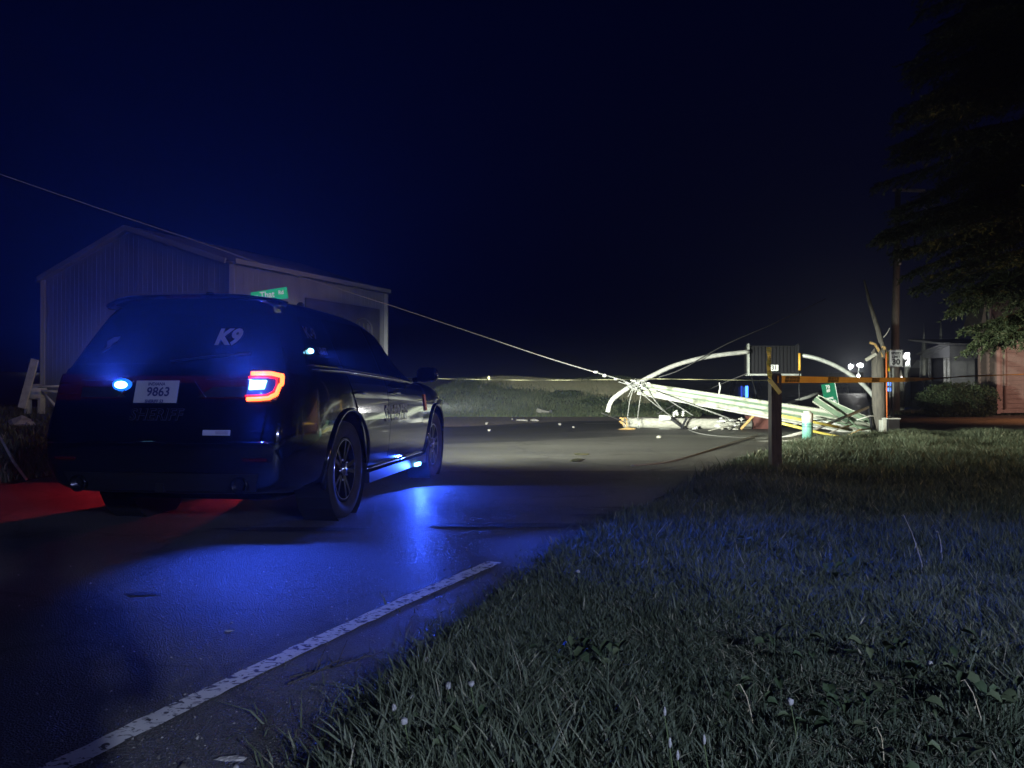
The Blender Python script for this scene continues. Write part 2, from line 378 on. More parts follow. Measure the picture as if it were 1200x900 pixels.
lx = np.interp(tt, np.linspace(0, 1, 6), [p[0] for p in lp]); ly = np.interp(tt, np.linspace(0, 1, 6), [p[1] for p in lp])
for i in range(80):
    dx = lx[min(i + 1, 79)] - lx[max(i - 1, 0)]; dy = ly[min(i + 1, 79)] - ly[max(i - 1, 0)]; n = math.hypot(dx, dy)
    hw = .044 + random.uniform(-.004, .004); ex = random.uniform(-.003, .003)
    L_.append((lx[i] - dy / n * (hw + ex), ly[i] + dx / n * hw, .0125)); R_.append((lx[i] + dy / n * (hw - ex), ly[i] - dx / n * hw, .0125))
b.add(L_ + R_, [(i, i + 80, i + 81, i + 1) for i in range(79)])
kind(b.build('edge_line', line_mat(), fix=False), 'structure')
# yellow centre streaks on the far road
b = MB()
for (x0, y0, x1, y1) in [(0.3, 26.6, 2.1, 27.0), (2.3, 24.3, 4.2, 24.5)]:
    b.add([(x0, y0, .024), (x1, y1, .024), (x1, y1 + .12, .024), (x0, y0 + .12, .024)], [(0, 1, 2, 3)])
kind(b.build('stop_line', M['white_paint'], fix=False), 'structure')

# ------------------------------------------------------------ grass
def noise2(x, y, s, seed):
    r = np.random.default_rng(seed); v = np.zeros_like(x)
    for k in range(7):
        a = r.uniform(0, 6.28); f = s * r.uniform(.6, 1.9); ph = r.uniform(0, 6.28)
        v += np.sin((x * np.cos(a) + y * np.sin(a)) * f + ph)
    return v / 7
def blades(name, x, y, hgt, wid, lean, levels=2):
    n = len(x); z = H(x, y)
    patch = noise2(x, y, 3.0, 3); fine = noise2(x, y, 11, 9)
    tuft = np.clip(noise2(x, y, 1.7, 33), -.6, .8)
    h = hgt * (1 + .6 * patch + .4 * fine + .55 * tuft) * rng.uniform(.45, 1.45, n)
    h = np.maximum(h, .03)
    ang = rng.uniform(0, 2 * np.pi, n); la = rng.uniform(0, 2 * np.pi, n) * .85 + noise2(x, y, 1.9, 5) * 6
    ln = lean * rng.uniform(.2, 1.4, n) * h
    wx, wy = np.cos(ang), np.sin(ang); lx_, ly_ = np.cos(la), np.sin(la)
    wd = wid * rng.uniform(.4, 1.6, n) / 2
    V = []; hs = [0, .45, .8] if levels == 2 else ([0, .5] if levels == 1 else [0])
    for t in hs:
        k = (1 - t) ** .45 if t > 0 else .9
        for s in (-1, 1):
            V.append(np.stack([x + s * wx * wd * k + lx_ * ln * t * t, y + s * wy * wd * k + ly_ * ln * t * t, z + h * t * (1 - .15 * t)], 1))
    V.append(np.stack([x + lx_ * ln, y + ly_ * ln, z + h * .88], 1))
    nv = len(V); VV = np.stack(V, 1).reshape(-1, 3)
    base = np.arange(n)[:, None] * nv; Fs = []
    for i in range(len(hs) - 1):
        a = 2 * i
        Fs.append(base + np.array([[a, a + 1, a + 3]])); Fs.append(base + np.array([[a, a + 3, a + 2]]))
    a = 2 * (len(hs) - 1); Fs.append(base + np.array([[a, a + 1, a + 2]]))
    FF = np.stack(Fs, 1).reshape(-1, 3)
    tint = np.clip(.42 + .28 * patch + rng.normal(0, .14, n), 0, .9); dry = rng.random(n) < .03 + .16 * np.clip(noise2(x, y, 2.4, 44), 0, 1); tint[dry] = rng.uniform(.88, 1, dry.sum())
    o = tri_cloud(name, VV, FF, np.repeat(tint, nv), M['bank'] if 'bank' in name else M['grass'])
    return kind(o, 'stuff')
def sample_verge(n, y0, y1, xmax_slope=.86, edge=0.0, pw=1):
    y = y0 + (y1 - y0) * rng.random(int(n * 1.5)) ** pw
    x0 = xr(y) + edge; x1 = y * xmax_slope + .6
    u = rng.random(len(y)); x = x0 + (x1 - x0) * u
    keep = (x1 > x0) & (rng.random(len(y)) < np.clip((x1 - x0) / (x1 - x0).max() * 1.2, .05, 1))
    # ragged edge
    ed = x - xr(y); keep &= (ed > .28 * (.5 + .5 * noise2(x, y, 5, 21)) + rng.exponential(.05, len(y)) * -1)
    return x[keep], y[keep]
x, y = sample_verge(150000, 1.75, 4.2)
k = rng.random(len(x)) < np.clip(.85 + .9 * noise2(x, y, 2.1, 71), .18, 1); x, y = x[k], y[k]
blades('lawn_grass', x, y, .080, .0075, .55, 2)
x, y = sample_verge(140000, 4.0, 8.6)
blades('lawn_grass_middle', x, y, .088, .009, .5, 1)
x, y = sample_verge(100000, 8.4, 19.2, .9)
k = rng.random(len(x)) < 1
blades('lawn_grass_far', x[k], y[k], .13, .016, .5, 1)
x, y = sample_verge(1500, 1.8, 7.5)
k = x > xr(y) + .22; x, y = x[k], y[k]
blades('tall_seed_grass', x, y, .17, .0045, .5, 2)
# flattened dead thatch between the living blades
x, y = sample_verge(26000, 1.75, 7)
n = len(x); a_ = rng.uniform(0, 6.28, n); Ln = rng.uniform(.03, .09, n); zz = H(x, y) + rng.uniform(.01, .05, n)
dxy = np.stack([np.cos(a_), np.sin(a_), rng.uniform(-.3, .4, n)], 1) * Ln[:, None]; pp = np.stack([x, y, zz], 1); sd_ = np.stack([-np.sin(a_), np.cos(a_), np.zeros(n)], 1) * .0022
VV = np.stack([pp - sd_, pp + sd_, pp + dxy], 1).reshape(-1, 3)
kind(tri_cloud('dead_thatch', VV, np.arange(3 * n).reshape(-1, 3), np.repeat(rng.uniform(.85, 1, n), 3), M['grass']), 'stuff')
# grit and small stones on the asphalt
n = 9000; y = 1.9 + 7.5 * rng.random(n) ** 1.4; x = xr(y) - rng.exponential(1.3, n) + .05; k = (x > xl(y)) & (x < xr(y) + .1); x, y = x[k], y[k]; n = len(x)
pp = np.stack([x, y, np.full(n, .0085)], 1); s_ = rng.exponential(.0016, n)[:, None] + .0012; a_ = rng.uniform(0, 6.28, n)
c_, q_ = np.cos(a_), np.sin(a_); z0 = np.zeros(n)
VV = np.stack([pp + np.stack([c_, q_, z0], 1) * s_, pp + np.stack([-q_, c_ * .8, z0], 1) * s_, pp + np.stack([-c_ * .9, -q_ * .9, z0], 1) * s_, pp + np.stack([q_ * .2, -c_ * .2, np.ones(n) * .9], 1) * s_], 1).reshape(-1, 3)
FF = (np.arange(n)[:, None, None] * 4 + np.array([[0, 1, 3], [1, 2, 3], [2, 0, 3]])[None]).reshape(-1, 3)
kind(tri_cloud('road_grit', VV, FF, np.repeat(rng.uniform(.2, 1, n), 4), attr_mat('grit', [(0, (.05, .05, .05)), (.6, (.20, .19, .17)), (1, (.5, .48, .44))], .5)), 'stuff')
# creeping grass spilling over the asphalt edge
n = 9000; y = rng.uniform(1.9, 6.5, n); x = xr(y) + .12 - rng.exponential(.07, n)
blades('edge_grass', x, y, .05, .006, 1.3, 1)
# left verge
n = 30000; y = rng.uniform(5.5, 24, n); x = xl(y) - .1 - rng.exponential(3.0, n)
k = np.abs(x / y) < .74; blades('left_verge_grass', x[k], y[k], .14, .018, .5, 1)
# bank beyond the road, left of the straight road
n = 60000; y = 31.2 + 15 * rng.random(n) ** 1.2; x = rng.uniform(-6, 7.6, n) + (y - 31) * .25
blades('bank_grass', x, y, .15, .04, .6, 0)
n = 9000; u = rng.random(n); x = -1.2 + 8.6 * u + rng.normal(0, .3, n); y = 42.5 - 4.5 * u + rng.normal(0, .9, n)
kind(tri_cloud('dead_bank_grass', np.stack([np.stack([x - .05, y, H(x, y)], 1), np.stack([x + .05, y, H(x, y)], 1), np.stack([x + rng.normal(0, .1, n), y, H(x, y) + rng.uniform(.12, .26, n)], 1)], 1).reshape(-1, 3), np.arange(3 * n).reshape(-1, 3), np.repeat(rng.uniform(.88, 1, n), 3), M['bank']), 'stuff')
n = 16000; y = rng.uniform(33, 37, n); x = rng.uniform(17, 30, n)
blades('house_lawn_grass', x, y, .16, .04, .5, 0)

# broad weed leaves in the verge
def weeds(name, spots, seed, size=.06):
    r = np.random.default_rng(seed); V = []; Fs = []; T = []
    for (cx, cy, rad, k) in spots:
        for i in range(k):
            a = r.uniform(0, 6.28); rr = rad * math.sqrt(r.random()); px, py = cx + rr * math.cos(a), cy + rr * math.sin(a)
            zz = hz(px, py) + r.uniform(.05, .13); d = r.uniform(0, 6.28); L = size * r.uniform(.6, 1.4); W = L * r.uniform(.4, .75)
            ti = r.uniform(-.5, .9); f = np.array([math.cos(d), math.sin(d), ti]); f /= np.linalg.norm(f); s = np.array([-math.sin(d), math.cos(d), r.uniform(-.4, .4)])
            c = np.array([px, py, zz]); o = len(V)
            for (u, v, q) in [(0, 0, 0), (.3, .5, .012), (.7, .45, .01), (1, 0, -.01), (.7, -.45, .01), (.3, -.5, .012), (.5, 0, 0)]:
                V.append(c + f * u * L + s * v * W + np.array([0, 0, q]))
            t = r.uniform(.35, 1)
            T += [t] * 7
            for q in range(6): Fs.append((o + q, o + (q + 1) % 6, o + 6))
            # leaf stalk
            o = len(V); V += [c, c + np.array([.003, 0, 0]), np.array([px, py, hz(px, py)])]; T += [.2] * 3; Fs.append((o, o + 1, o + 2))
    o = tri_cloud(name, np.array(V), np.array(Fs), np.array(T), M['leaf']); return kind(o, 'stuff')
def gp(px, py):
    d = 900 / (py - 460); return ((px - 600) / F * d, d)
sp = []
for (px, py, rad, k) in [(700, 800, .10, 16), (1110, 830, .16, 10), (1030, 850, .12, 9), (1140, 790, .1, 8), (1090, 900, .2, 10), (960, 870, .12, 14), (1180, 850, .16, 10), (880, 860, .1, 8), (1040, 790, .1, 10), (990, 690, .12, 10), (870, 650, .12, 8), (530, 890, .15, 14), (640, 800, .1, 8), (920, 780, .15, 10)]:
    gx, gy = gp(px, py); sp.append((gx, gy, rad, k))
weeds('broad_leaf_weeds', sp, 4, .05)

# dandelion seed heads and dry stalks one can count
DL = [(500, 773, 'small round dandelion seed head, topmost of the left cluster by the road edge'),
      (525, 804, 'largest pale dandelion seed head in the grass beside the road edge'),
      (552, 802, 'pale dandelion seed head just right of the largest one by the road edge'),
      (483, 817, 'half-bare dandelion head left of the largest one by the road edge'),
      (462, 830, 'leftmost dandelion head hanging at the ragged grass edge'),
      (475, 845, 'low white seed head close to the bottom left edge of the grass'),
      (677, 670, 'tall white seed head far up the verge above the left cluster'),
      (778, 837, 'upright pale bud on a long stem, topmost of the bottom middle group'),
      (784, 874, 'pale bud leaning left, lowest left one at the bottom middle'),
      (793, 888, 'fattest pale bud at the very bottom of the bottom middle group'),
      (824, 870, 'pale bud on the rightmost stem of the bottom middle group'),
      (925, 822, 'small pale seed head alone in the grass at the bottom, right of the buds'),
      (1088, 778, 'faint pale seed head among the broad weeds on the right')]
for i, (px, py, lab) in enumerate(DL):
    hh = .10 + .03 * (i % 3) + (.05 if 7 <= i <= 10 else 0)
    # head seen at (px,py): put it hh above ground
    d = (CAMZ - hh) * 900 / (py - 460); hx = (px - 600) / F * d
    t = thing('dandelion', (hx + .01, d, hz(hx, d)), lab, 'dandelion', 'pale seed heads standing in the verge grass')
    m = MB(); m.tube([(0, 0, 0), (.004, 0, hh * .5), (-.01, 0, hh)], [.002, .002, .0015], 5); m.build('stem', M['stem'], t)
    m = MB()
    if 7 <= i <= 10: m.lathe([(.001, 0), (.0035, .004), (.0045, .012), (.0025, .02), (.0005, .025)], (-.01, 0, hh), n=8)
    else: m.rock((-.01, 0, hh + .006), (.009 + .002 * (i == 1), .009 + .002 * (i == 1), .009), i, 2)
    m.build('seed_head', M['fluff'], t, True)
ST = [((1058, 603), (1085, 668), 'long dry straw bent over in the dark middle of the lawn', .24),
      ((1098, 622), (1104, 660), 'short dry straw right of the long bent one', .18),
      ((1128, 795), (1152, 850), 'thick pale straw arching over weeds at the bottom right', .22),
      ((1025, 850), (1034, 890), 'dry straw standing among broad weeds at the bottom', .14),
      ((866, 800), (884, 852), 'thin straight straw leaning left in the bottom middle', .17)]
for i, (a, b_, lab, hh) in enumerate(ST):
    gx, gy = gp(b_[0], b_[1] + 12); top = P(a[0], a[1], gy)
    t = thing('dry_straw', (gx, gy, 0), lab, 'straw', 'dry straws standing out of the lawn')
    q = Vector((gx, gy, 0)); m = MB(); h2 = top - q
    m.tube([(0, 0, 0), h2 * .35 + Vector((.004, 0, .012)), h2 * .7 + Vector((.006, 0, .012)), h2, h2 + Vector((-.012, 0, -.004))], [.0022, .002, .0017, .0013, .0006], 5)
    m.build('stalk', M['straw'], t)
    m = MB(); m.beam(h2 * .5, h2 * .5 + Vector((.012, .01, .025)), .002, .001); m.build('blade', M['straw'], t)

# ------------------------------------------------------------ the sheriff's SUV (car space: X forward, Y left, Z up, origin under the rear axle)
YAW = R(90 - 7.5)
suv = thing('police_suv', (-2.23, 6.27, 0), 'dark sheriff K9 SUV with lit blue strobes parked on the road, seen from behind', 'police car', rz=YAW)
M['paint'] = mat('dark_blue_paint', (.004, .005, .010), .10, coat=1, spec=.6)
M['glass'] = mat('dark_tinted_glass', (.004, .005, .008), .03, spec=.9)
M['rubber'] = mat('tyre_rubber', (.018, .018, .019), .8, c2=(.028, .028, .03), scale=12)
M['rim'] = mat('black_wheel_paint', (.02, .02, .022), .25, .6)
M['chrome'] = mat('chrome', (.75, .75, .78), .12, 1)
M['black_plastic'] = mat('black_plastic', (.012, .012, .013), .55)
M['well'] = mat('wheel_well_liner', (.006, .006, .006), .95)
M['lens_red'] = mat('red_lens', (.07, .004, .006), .12, coat=1)
M['lens_dark'] = mat('clear_lens', (.10, .10, .12), .08, coat=1)
M['plate'] = mat('plate_white', (.50, .50, .52), .4)
M['plate_ink'] = mat('plate_ink', (.03, .04, .16), .5)
M['decal_white'] = mat('white_decal', (.36, .33, .36), .5)
M['decal_grey'] = mat('grey_outline_decal', (.09, .085, .10), .35)
M['decal_orange'] = mat('orange_decal', (.6, .16, .05), .4)
M['ring'] = glow('tail_lamp_glow', (1, .10, .02), 7)
M['ring_edge'] = glow('tail_lamp_red', (1, .01, .015), 2.2)
M['strobe'] = glow('strobe_glow', (.25, .72, 1), 9)
M['halo_soft'] = glow('strobe_halo_glow', (.01, .16, 1), 1.6)
M['strobe_white'] = glow('strobe_white_glow', (.55, .72, 1), 8)

XT = [(-1.1, 1.68), (-.6, 1.71), (0, 1.735), (.8, 1.735), (1.3, 1.705), (1.65, 1.63), (2.0, 1.46), (2.35, 1.24), (2.55, 1.165), (3.04, 1.13), (3.5, 1.06), (3.8, .98), (3.92, .90), (4.0, .80)]
WT = [(-1.1, .80), (-1.04, .855), (-.9, .895), (-.6, .935), (0, .955), (2.3, .955), (3.04, .955), (3.5, .925), (3.8, .85), (3.93, .76), (4.0, .68)]
def tb(T, x): return float(np.interp(x, [a for a, b in T], [b for a, b in T]))
def rear_x(z): return float(np.interp(z, [.24, .32, .45, .62, .78, .90, .98, 1.12, 1.17, 1.62, 1.72], [-.93, -1.06, -1.12, -1.14, -1.13, -1.08, -1.055, -1.03, -.985, -.72, -.66]))
def ring(xn, t_rear):
    w = tb(WT, xn); zt = tb(XT, xn); belt = 1.165 - .03 * max(xn, 0)
    zb = float(np.interp(xn, [-1.1, -.8, 0, 3, 3.7, 4.0], [.32, .27, .25, .25, .24, .30]))
    pts = [(0, zb), (.55 * w, zb), (.84 * w, zb + .01), (.95 * w, zb + .06), (.985 * w, .46), (1.0 * w, .62), (1.0 * w, .76), (.985 * w, .90)]
    if xn < 2.5:
        wr = float(np.interp(xn, [-1.1, -.5, 1.5, 2.5], [.62, .665, .665, .61])); ze = zt - .10
        if ze < belt + .04: ze = belt + .04
        pts += [(.965 * w, min(belt - .05, zt - .09)), (.925 * w, belt)]
        for k in (.33, .66, 1.0): pts.append((.925 * w + (wr - .925 * w) * k ** 1.15, belt + (ze - belt) * k))
        pts += [(wr - .07, max(zt - .035, ze + .02)), (wr * .5, zt - .006), (0, zt)]
    else:
        zs = zt - .05
        pts += [(.965 * w, min(.98, zs - .10)), (.94 * w, zs - .03), (.90 * w, zs), (.80 * w, zs + .015), (.68 * w, zs + .025), (.55 * w, zs + .035), (.3 * w, zt - .004), (0, zt)]
        pts = [(a, min(b_, zt)) if i > 3 else (a, b_) for i, (a, b_) in enumerate(pts)]
        if xn > 3.7:
            k = (xn - 3.7) / .3
            pts = [(a, b_ if i > 7 else b_ * (1) ) for i, (a, b_) in enumerate(pts)]
            for i in range(4, 9): pts[i] = (pts[i][0], min(pts[i][1], zs - .02 * (9 - i)))
    out = []
    for y, z in pts:
        x = xn
        if t_rear > 0: x = xn + (rear_x(z) - (-1.1)) * t_rear
        out.append((x, y, z))
    return out
stn = [-1.1, -1.04, -.94, -.80, -.62, -.42, -.2, .0, .3, .6, .9, 1.2, 1.45, 1.6, 1.75, 1.9, 2.05, 2.2, 2.35, 2.47, 2.55, 2.7, 2.9, 3.15, 3.4, 3.6, 3.76, 3.87, 3.95, 4.0]
V = []; NR = 16
for x in stn:
    t = float(sm(np.array((-.1 - x) / 1.0))) if x < -.1 else 0
    t = max(0, min(1, (-.15 - x) / .95)) ** .8 if x < -.15 else 0
    r_ = ring(x, t)
    V += [(a, -b_, c) for a, b_, c in r_] + [(a, b_, c) for a, b_, c in r_[-2:0:-1]]
NP = 2 * NR - 2; Fs = []
for i in range(len(stn) - 1):
    for k in range(NP):
        Fs.append((i * NP + k, (i + 1) * NP + k, (i + 1) * NP + (k + 1) % NP, i * NP + (k + 1) % NP))
for base in (0, (len(stn) - 1) * NP):
    for k in range(NR - 1):
        a, b_ = base + k, base + k + 1; c, d = base + (NP - k) % NP, base + (NP - k - 1) % NP
        q = [a, b_, d, c]; q = [v for i, v in enumerate(q) if v not in q[:i]]
        Fs.append(tuple(q))
m = MB(); m.add(V, Fs); tmp = m.build('tmp_body', M['paint'], smooth=True)
sub = tmp.modifiers.new('s', 'SUBSURF'); sub.levels = 2; sub.render_levels = 2
cuts = []
for wx in (0, 3.04):
    for sy in (-1, 1):
        m = MB(); m.lathe([(.445, -.2), (.445, .22)], (wx, sy * .86, .40), 'Y', 40); c = m.build('tmp_cut', M['well']); cuts.append(c)
        bo = tmp.modifiers.new('b', 'BOOLEAN'); bo.operation = 'DIFFERENCE'; bo.object = c; bo.solver = 'EXACT'
dg = bpy.context.evaluated_depsgraph_get(); dg.update()
me = bpy.data.meshes.new_from_object(tmp.evaluated_get(dg)); me.name = 'body'
tmp2 = tmp.modifiers
for md in list(tmp.modifiers):
    if md.type == 'BOOLEAN': tmp.modifiers.remove(md)
dg.update(); me0 = bpy.data.meshes.new_from_object(tmp.evaluated_get(dg))
for o in cuts + [tmp]: bpy.data.objects.remove(o)
me.materials.clear(); me.materials.append(M['paint'])
body = bpy.data.objects.new('body', me); col.objects.link(body); body.parent = suv
me.polygons.foreach_set('use_smooth', [True] * len(me.polygons))
body.modifiers.new('wn', 'WEIGHTED_NORMAL').keep_sharp = True
bvh = BVHTree.FromPolygons([v.co.copy() for v in me0.vertices], [tuple(p.vertices) for p in me0.polygons])
def hit_side(x, z, s, off):
    h = bvh.ray_cast(Vector((x, s * 3, z)), Vector((0, -s, 0)))
    return (h[0] + h[1] * off * (1 if h[1].y * s > 0 else -1)) if h[0] else Vector((x, s * .9, z))
def hit_rear(y, z, off):
    h = bvh.ray_cast(Vector((-4, y, z)), Vector((1, 0, 0)))
    return (h[0] + h[1] * off * (1 if h[1].x < 0 else -1)) if h[0] else Vector((-1.0, y, z))
def hit_front(y, z, off):
    h = bvh.ray_cast(Vector((8, y, z)), Vector((-1, 0, 0)))
    return (h[0] + h[1] * off * (1 if h[1].x > 0 else -1)) if h[0] else Vector((3.9, y, z))
def patch(name, cs, hit, m_, off=.006, n=10, k=6, th=.02, parent=None, smooth=True):
    (a, b_, c, d) = [Vector(q) for q in cs]; b = MB(); V = []; 
    for j in range(k + 1):
        for i in range(n + 1):
            u, v = i / n, j / k
            q = a.lerp(b_, u).lerp(d.lerp(c, u), v); V.append(hit(q.x, q.y, off))
    cen = sum(V, Vector()) / len(V)
    Fq = [(j * (n + 1) + i, j * (n + 1) + i + 1, (j + 1) * (n + 1) + i + 1, (j + 1) * (n + 1) + i) for j in range(k) for i in range(n)]
    # rim going inwards
    bd = [i for i in range(n + 1)] + [(j + 1) * (n + 1) - 1 for j in range(1, k + 1)] + [k * (n + 1) + i for i in range(n - 1, -1, -1)] + [j * (n + 1) for j in range(k - 1, 0, -1)]
    o = len(V)
    for t in bd:
        i, j = t % (n + 1), t // (n + 1); q = a.lerp(b_, i / n).lerp(d.lerp(c, i / n), j / k); V.append(hit(q.x, q.y, off - th))
    L = len(bd)
    for t in range(L): Fq.append((bd[t], bd[(t + 1) % L], o + (t + 1) % L, o + t))
    b.add(V, Fq); return b.build(name, m_, parent or suv, smooth=False)
RS = lambda x, z, off: hit_side(x, z, -1, off)
LS = lambda x, z, off: hit_side(x, z, 1, off)
for hit in (RS, LS):
    patch('quarter_window', [(-.62, 1.20), (-.02, 1.19), (-.02, 1.58), (-.40, 1.57)], hit, M['glass'])
    patch('side_window', [(.04, 1.19), (1.02, 1.16), (1.02, 1.61), (.04, 1.59)], hit, M['glass'])
    patch('side_window', [(1.09, 1.16), (2.12, 1.12), (1.62, 1.54), (1.09, 1.61)], hit, M['glass'])
    patch('rear_door', [(.44, .40), (1.05, .40), (1.05, 1.12), (.03, 1.14)], hit, M['paint'], .007, 12, 12, .012)
    patch('front_door', [(1.065, .40), (2.30, .40), (2.36, 1.07), (1.065, 1.12)], hit, M['paint'], .007, 16, 12, .012)
    for hx in (.18, 1.20):
        a = hit(hx, 1.0, .03); b_ = hit(hx + .20, .995, .03); m = MB(); m.tube([hit(hx - .01, 1.0, .005), a, b_, hit(hx + .21, .995, .005)], .012, 6)
        m.build('door_handle', M['paint'], suv, True)
    # belt moulding and lower chrome strip
    m = MB(); m.tube([hit(x, 1.165 - .028 * max(x, 0) * 1 + (.0), .008) for x in np.linspace(-.6, 2.3, 24)], .008, 5); m.build('belt_moulding', M['chrome'], suv, True)
    m = MB(); m.tube([hit(x, .345, .012) for x in np.linspace(.52, 2.52, 16)], .011, 5); m.build('sill_moulding', M['chrome'], suv, True)
for s in (-1, 1):
    m = MB(); m.box((1.52, s * .89, .265), (2.02, .10, .09)); m.build('side_sill', M['black_plastic'], suv)
    # mirror
    m = MB(); m.tube([(2.12, s * .90, 1.13), (2.12, s * 1.00, 1.15)], .03, 8); mi = m.build('mirror', M['paint'], suv, True)
    m = MB(); m.lathe([(.02, -.045), (.085, -.045), (.092, 0), (.075, .05), (.02, .07)], (2.12, s * 1.06, 1.19), 'X', 16)
    m.v = [(x, s * 1.06 + math.copysign(abs((y - s * 1.06) / .092) ** .6, y - s * 1.06) * .115, 1.19 + math.copysign(abs((z - 1.19) / .092) ** .6, z - 1.19) * .08) for x, y, z in m.v]; m.build('mirror_shell', M['paint'], mi, True)
    m = MB(); m.box((2.068, s * 1.06, 1.19), (.004, .16, .11)); m.build('mirror_glass', M['glass'], mi)
    # wheel arch lips
    for wx in (0, 3.04):
        m = MB(); arc = [hit_side(wx + .462 * math.cos(t), .40 + .462 * math.sin(t), s, .004) for t in np.linspace(-.25, math.pi + .25, 26)]
        arc = [Vector((p.x, s * max(abs(p.y), .90), p.z)) for p in arc]
        m.tube(arc, .020, 6); m.build('wheel_arch_trim', M['paint'], suv, True)
        m = MB(); prof = [(.44, 0), (.44, .26)]; m.lathe([(.05, 0), (.44, 0), (.44, .27)], (wx, s * .66, .40) if s > 0 else (wx, -.66, .40), 'Y', 28, False)
        if s < 0: m.v = [(x, -.66 - (y + .66), z) for x, y, z in m.v]
        o = m.build('wheel_well', M['well'], suv)
# wheels: rim with tyre, hub cap as sub-parts
def make_wheel(wx, s):
    r = .387
    m = MB()
    m.lathe([(.245, -.10), (.262, -.10), (.262, .085), (.25, .10), (.235, .10), (.225, .06), (.225, -.09)], (0, 0, 0), 'Y', 36, False)
    m.lathe([(.001, .02), (.235, .02), (.235, .012), (.001, .012)], (0, 0, 0), 'Y', 36)
    for k in range(5):
        for dlt in (-.16, .16):
            t = k * 2 * math.pi / 5 + dlt; t2 = k * 2 * math.pi / 5 + dlt * 1.25
            m.beam((.05 * math.cos(t), .075, .05 * math.sin(t)), (.238 * math.cos(t2), .09, .238 * math.sin(t2)), .030, .03, (0, 1, 0))
    rim = m.build('wheel', M['rim'], suv, False)
    m = MB(); m.lathe([(.262, -.12), (.30, -.135), (.355, -.13), (.378, -.115), (.387, -.08), (.387, -.045), (.379, -.043), (.379, -.037), (.387, -.035), (.387, -.005), (.379, -.003), (.379, .003), (.387, .005), (.387, .035), (.379, .037), (.379, .043), (.387, .045), (.387, .08), (.378, .115), (.355, .128), (.30, .125), (.262, .10)], (0, 0, 0), 'Y', 48, False)
    m.build('tyre', M['rubber'], rim, True)
    m = MB(); m.lathe([(.055, .07), (.055, .10), (.045, .112), (.001, .114)], (0, 0, 0), 'Y', 20)
    for k in range(5):
        t = (k + .5) * 2 * math.pi / 5; m.lathe([(.011, .06), (.011, .10), (.001, .105)], (.083 * math.cos(t), 0, .083 * math.sin(t)), 'Y', 8)
    m.build('hub_cap', M['chrome'], rim, True)
    m = MB(); m.tube([(.236 * math.cos(t), .102, .236 * math.sin(t)) for t in np.linspace(0, 2 * math.pi, 40)], .005, 5, False); m.build('rim_edge', M['chrome'], rim, True)
    return rim
w0 = make_wheel(0, -1)
def place_wheel(w, wx, s, first=False):
    if not first:
        w2 = w.copy(); col.objects.link(w2); w2.parent = suv
        for c in w.children:
            c2 = c.copy(); col.objects.link(c2); c2.parent = w2
        w = w2
    w.location = (wx, s * .80, .387); w.rotation_euler = (random.uniform(0, 1) * 0, random.uniform(0, 1.2) if s > 0 else random.uniform(0, 1.2), math.pi if s < 0 else 0)
place_wheel(w0, 0, -1, True); place_wheel(w0, 3.04, -1); place_wheel(w0, 0, 1); place_wheel(w0, 3.04, 1)
# underbody
m = MB(); m.box((1.5, 0, .28), (4.2, 1.2, .12)); m.build('underbody', M['well'], suv)
# rear: window, spoiler, tailgate, bumper, lamps
patch('rear_window', [(.74, 1.20), (-.74, 1.20), (-.60, 1.60), (.60, 1.60)], hit_rear, M['glass'], .006, 16, 8)
patch('tailgate', [(.72, .66), (-.72, .66), (-.78, 1.165), (.78, 1.165)], hit_rear, M['paint'], .008, 20, 12, .014)
m = MB(); V = []
for y in np.linspace(-.645, .645, 13):
    e = (abs(y) / .645) ** 5
    V += [(-.50, y, 1.722 - .05 * e), (-.80 + .07 * e, y, 1.700 - .05 * e), (-.815 + .07 * e, y, 1.68 - .05 * e), (-.79 + .07 * e, y, 1.655 - .045 * e), (-.56, y, 1.64 - .03 * e)]
Fq = []
for i in range(12):
    for k in range(5): Fq.append((i * 5 + k, i * 5 + (k + 1) % 5, (i + 1) * 5 + (k + 1) % 5, (i + 1) * 5 + k))
Fq += [(0, 1, 2, 3, 4), (64, 63, 62, 61, 60)]
m.add(V, Fq); sp_ = m.build('spoiler', M['paint'], suv, True)
m = MB(); m.box((-.808, 0, 1.68), (.012, .26, .014)); m.build('brake_lamp', M['lens_red'], sp_)
m = MB(); m.tube([Vector((-.97, 0, 1.215)), Vector((-.95, -.30, 1.25)), Vector((-.93, -.56, 1.27))], .008, 6); m.build('rear_wiper', M['black_plastic'], suv, True)
m = MB(); m.lathe([(.055, 0), (.05, .03), (.035, .07), (.026, .10), (.001, .105)], (-.05, .22, 1.715), n=16); m.v = [((x + .05) * 1.3 - .05, y, z) for x, y, z in m.v]; m.build('roof_antenna', M['black_plastic'], suv, True)
m = MB(); m.lathe([(.03, 0), (.03, .03), (.015, .045)], (.35, -.38, 1.725), n=12); m.build('roof_puck_antenna', M['black_plastic'], suv, True)
# bumper shelf and lower fascia
m = MB(); pts = [hit_rear(y, .665, .012) for y in np.linspace(-.80, .80, 25)]; m.tube(pts, .012, 6); m.build('bumper_ledge', M['paint'], suv, True)
patch('lower_fascia', [(.66, .34), (-.66, .34), (-.70, .46), (.70, .46)], hit_rear, M['black_plastic'], .006, 16, 3)
for s in (-1, 1):
    m = MB(); c = hit_rear(s * .58, .385, 0); m.lathe([(.035, .10), (.048, .10), (.050, -.03), (.058, -.035), (.058, -.05), (.045, -.05), (.040, .08)], (c.x, c.y, c.z), 'X', 24); m.build('exhaust_tip', M['rim'], suv, True)
    patch('reflector', [(s * .60, .545), (s * .76, .545), (s * .76, .565), (s * .60, .565)], hit_rear, M['lens_red'], .008, 6, 2)
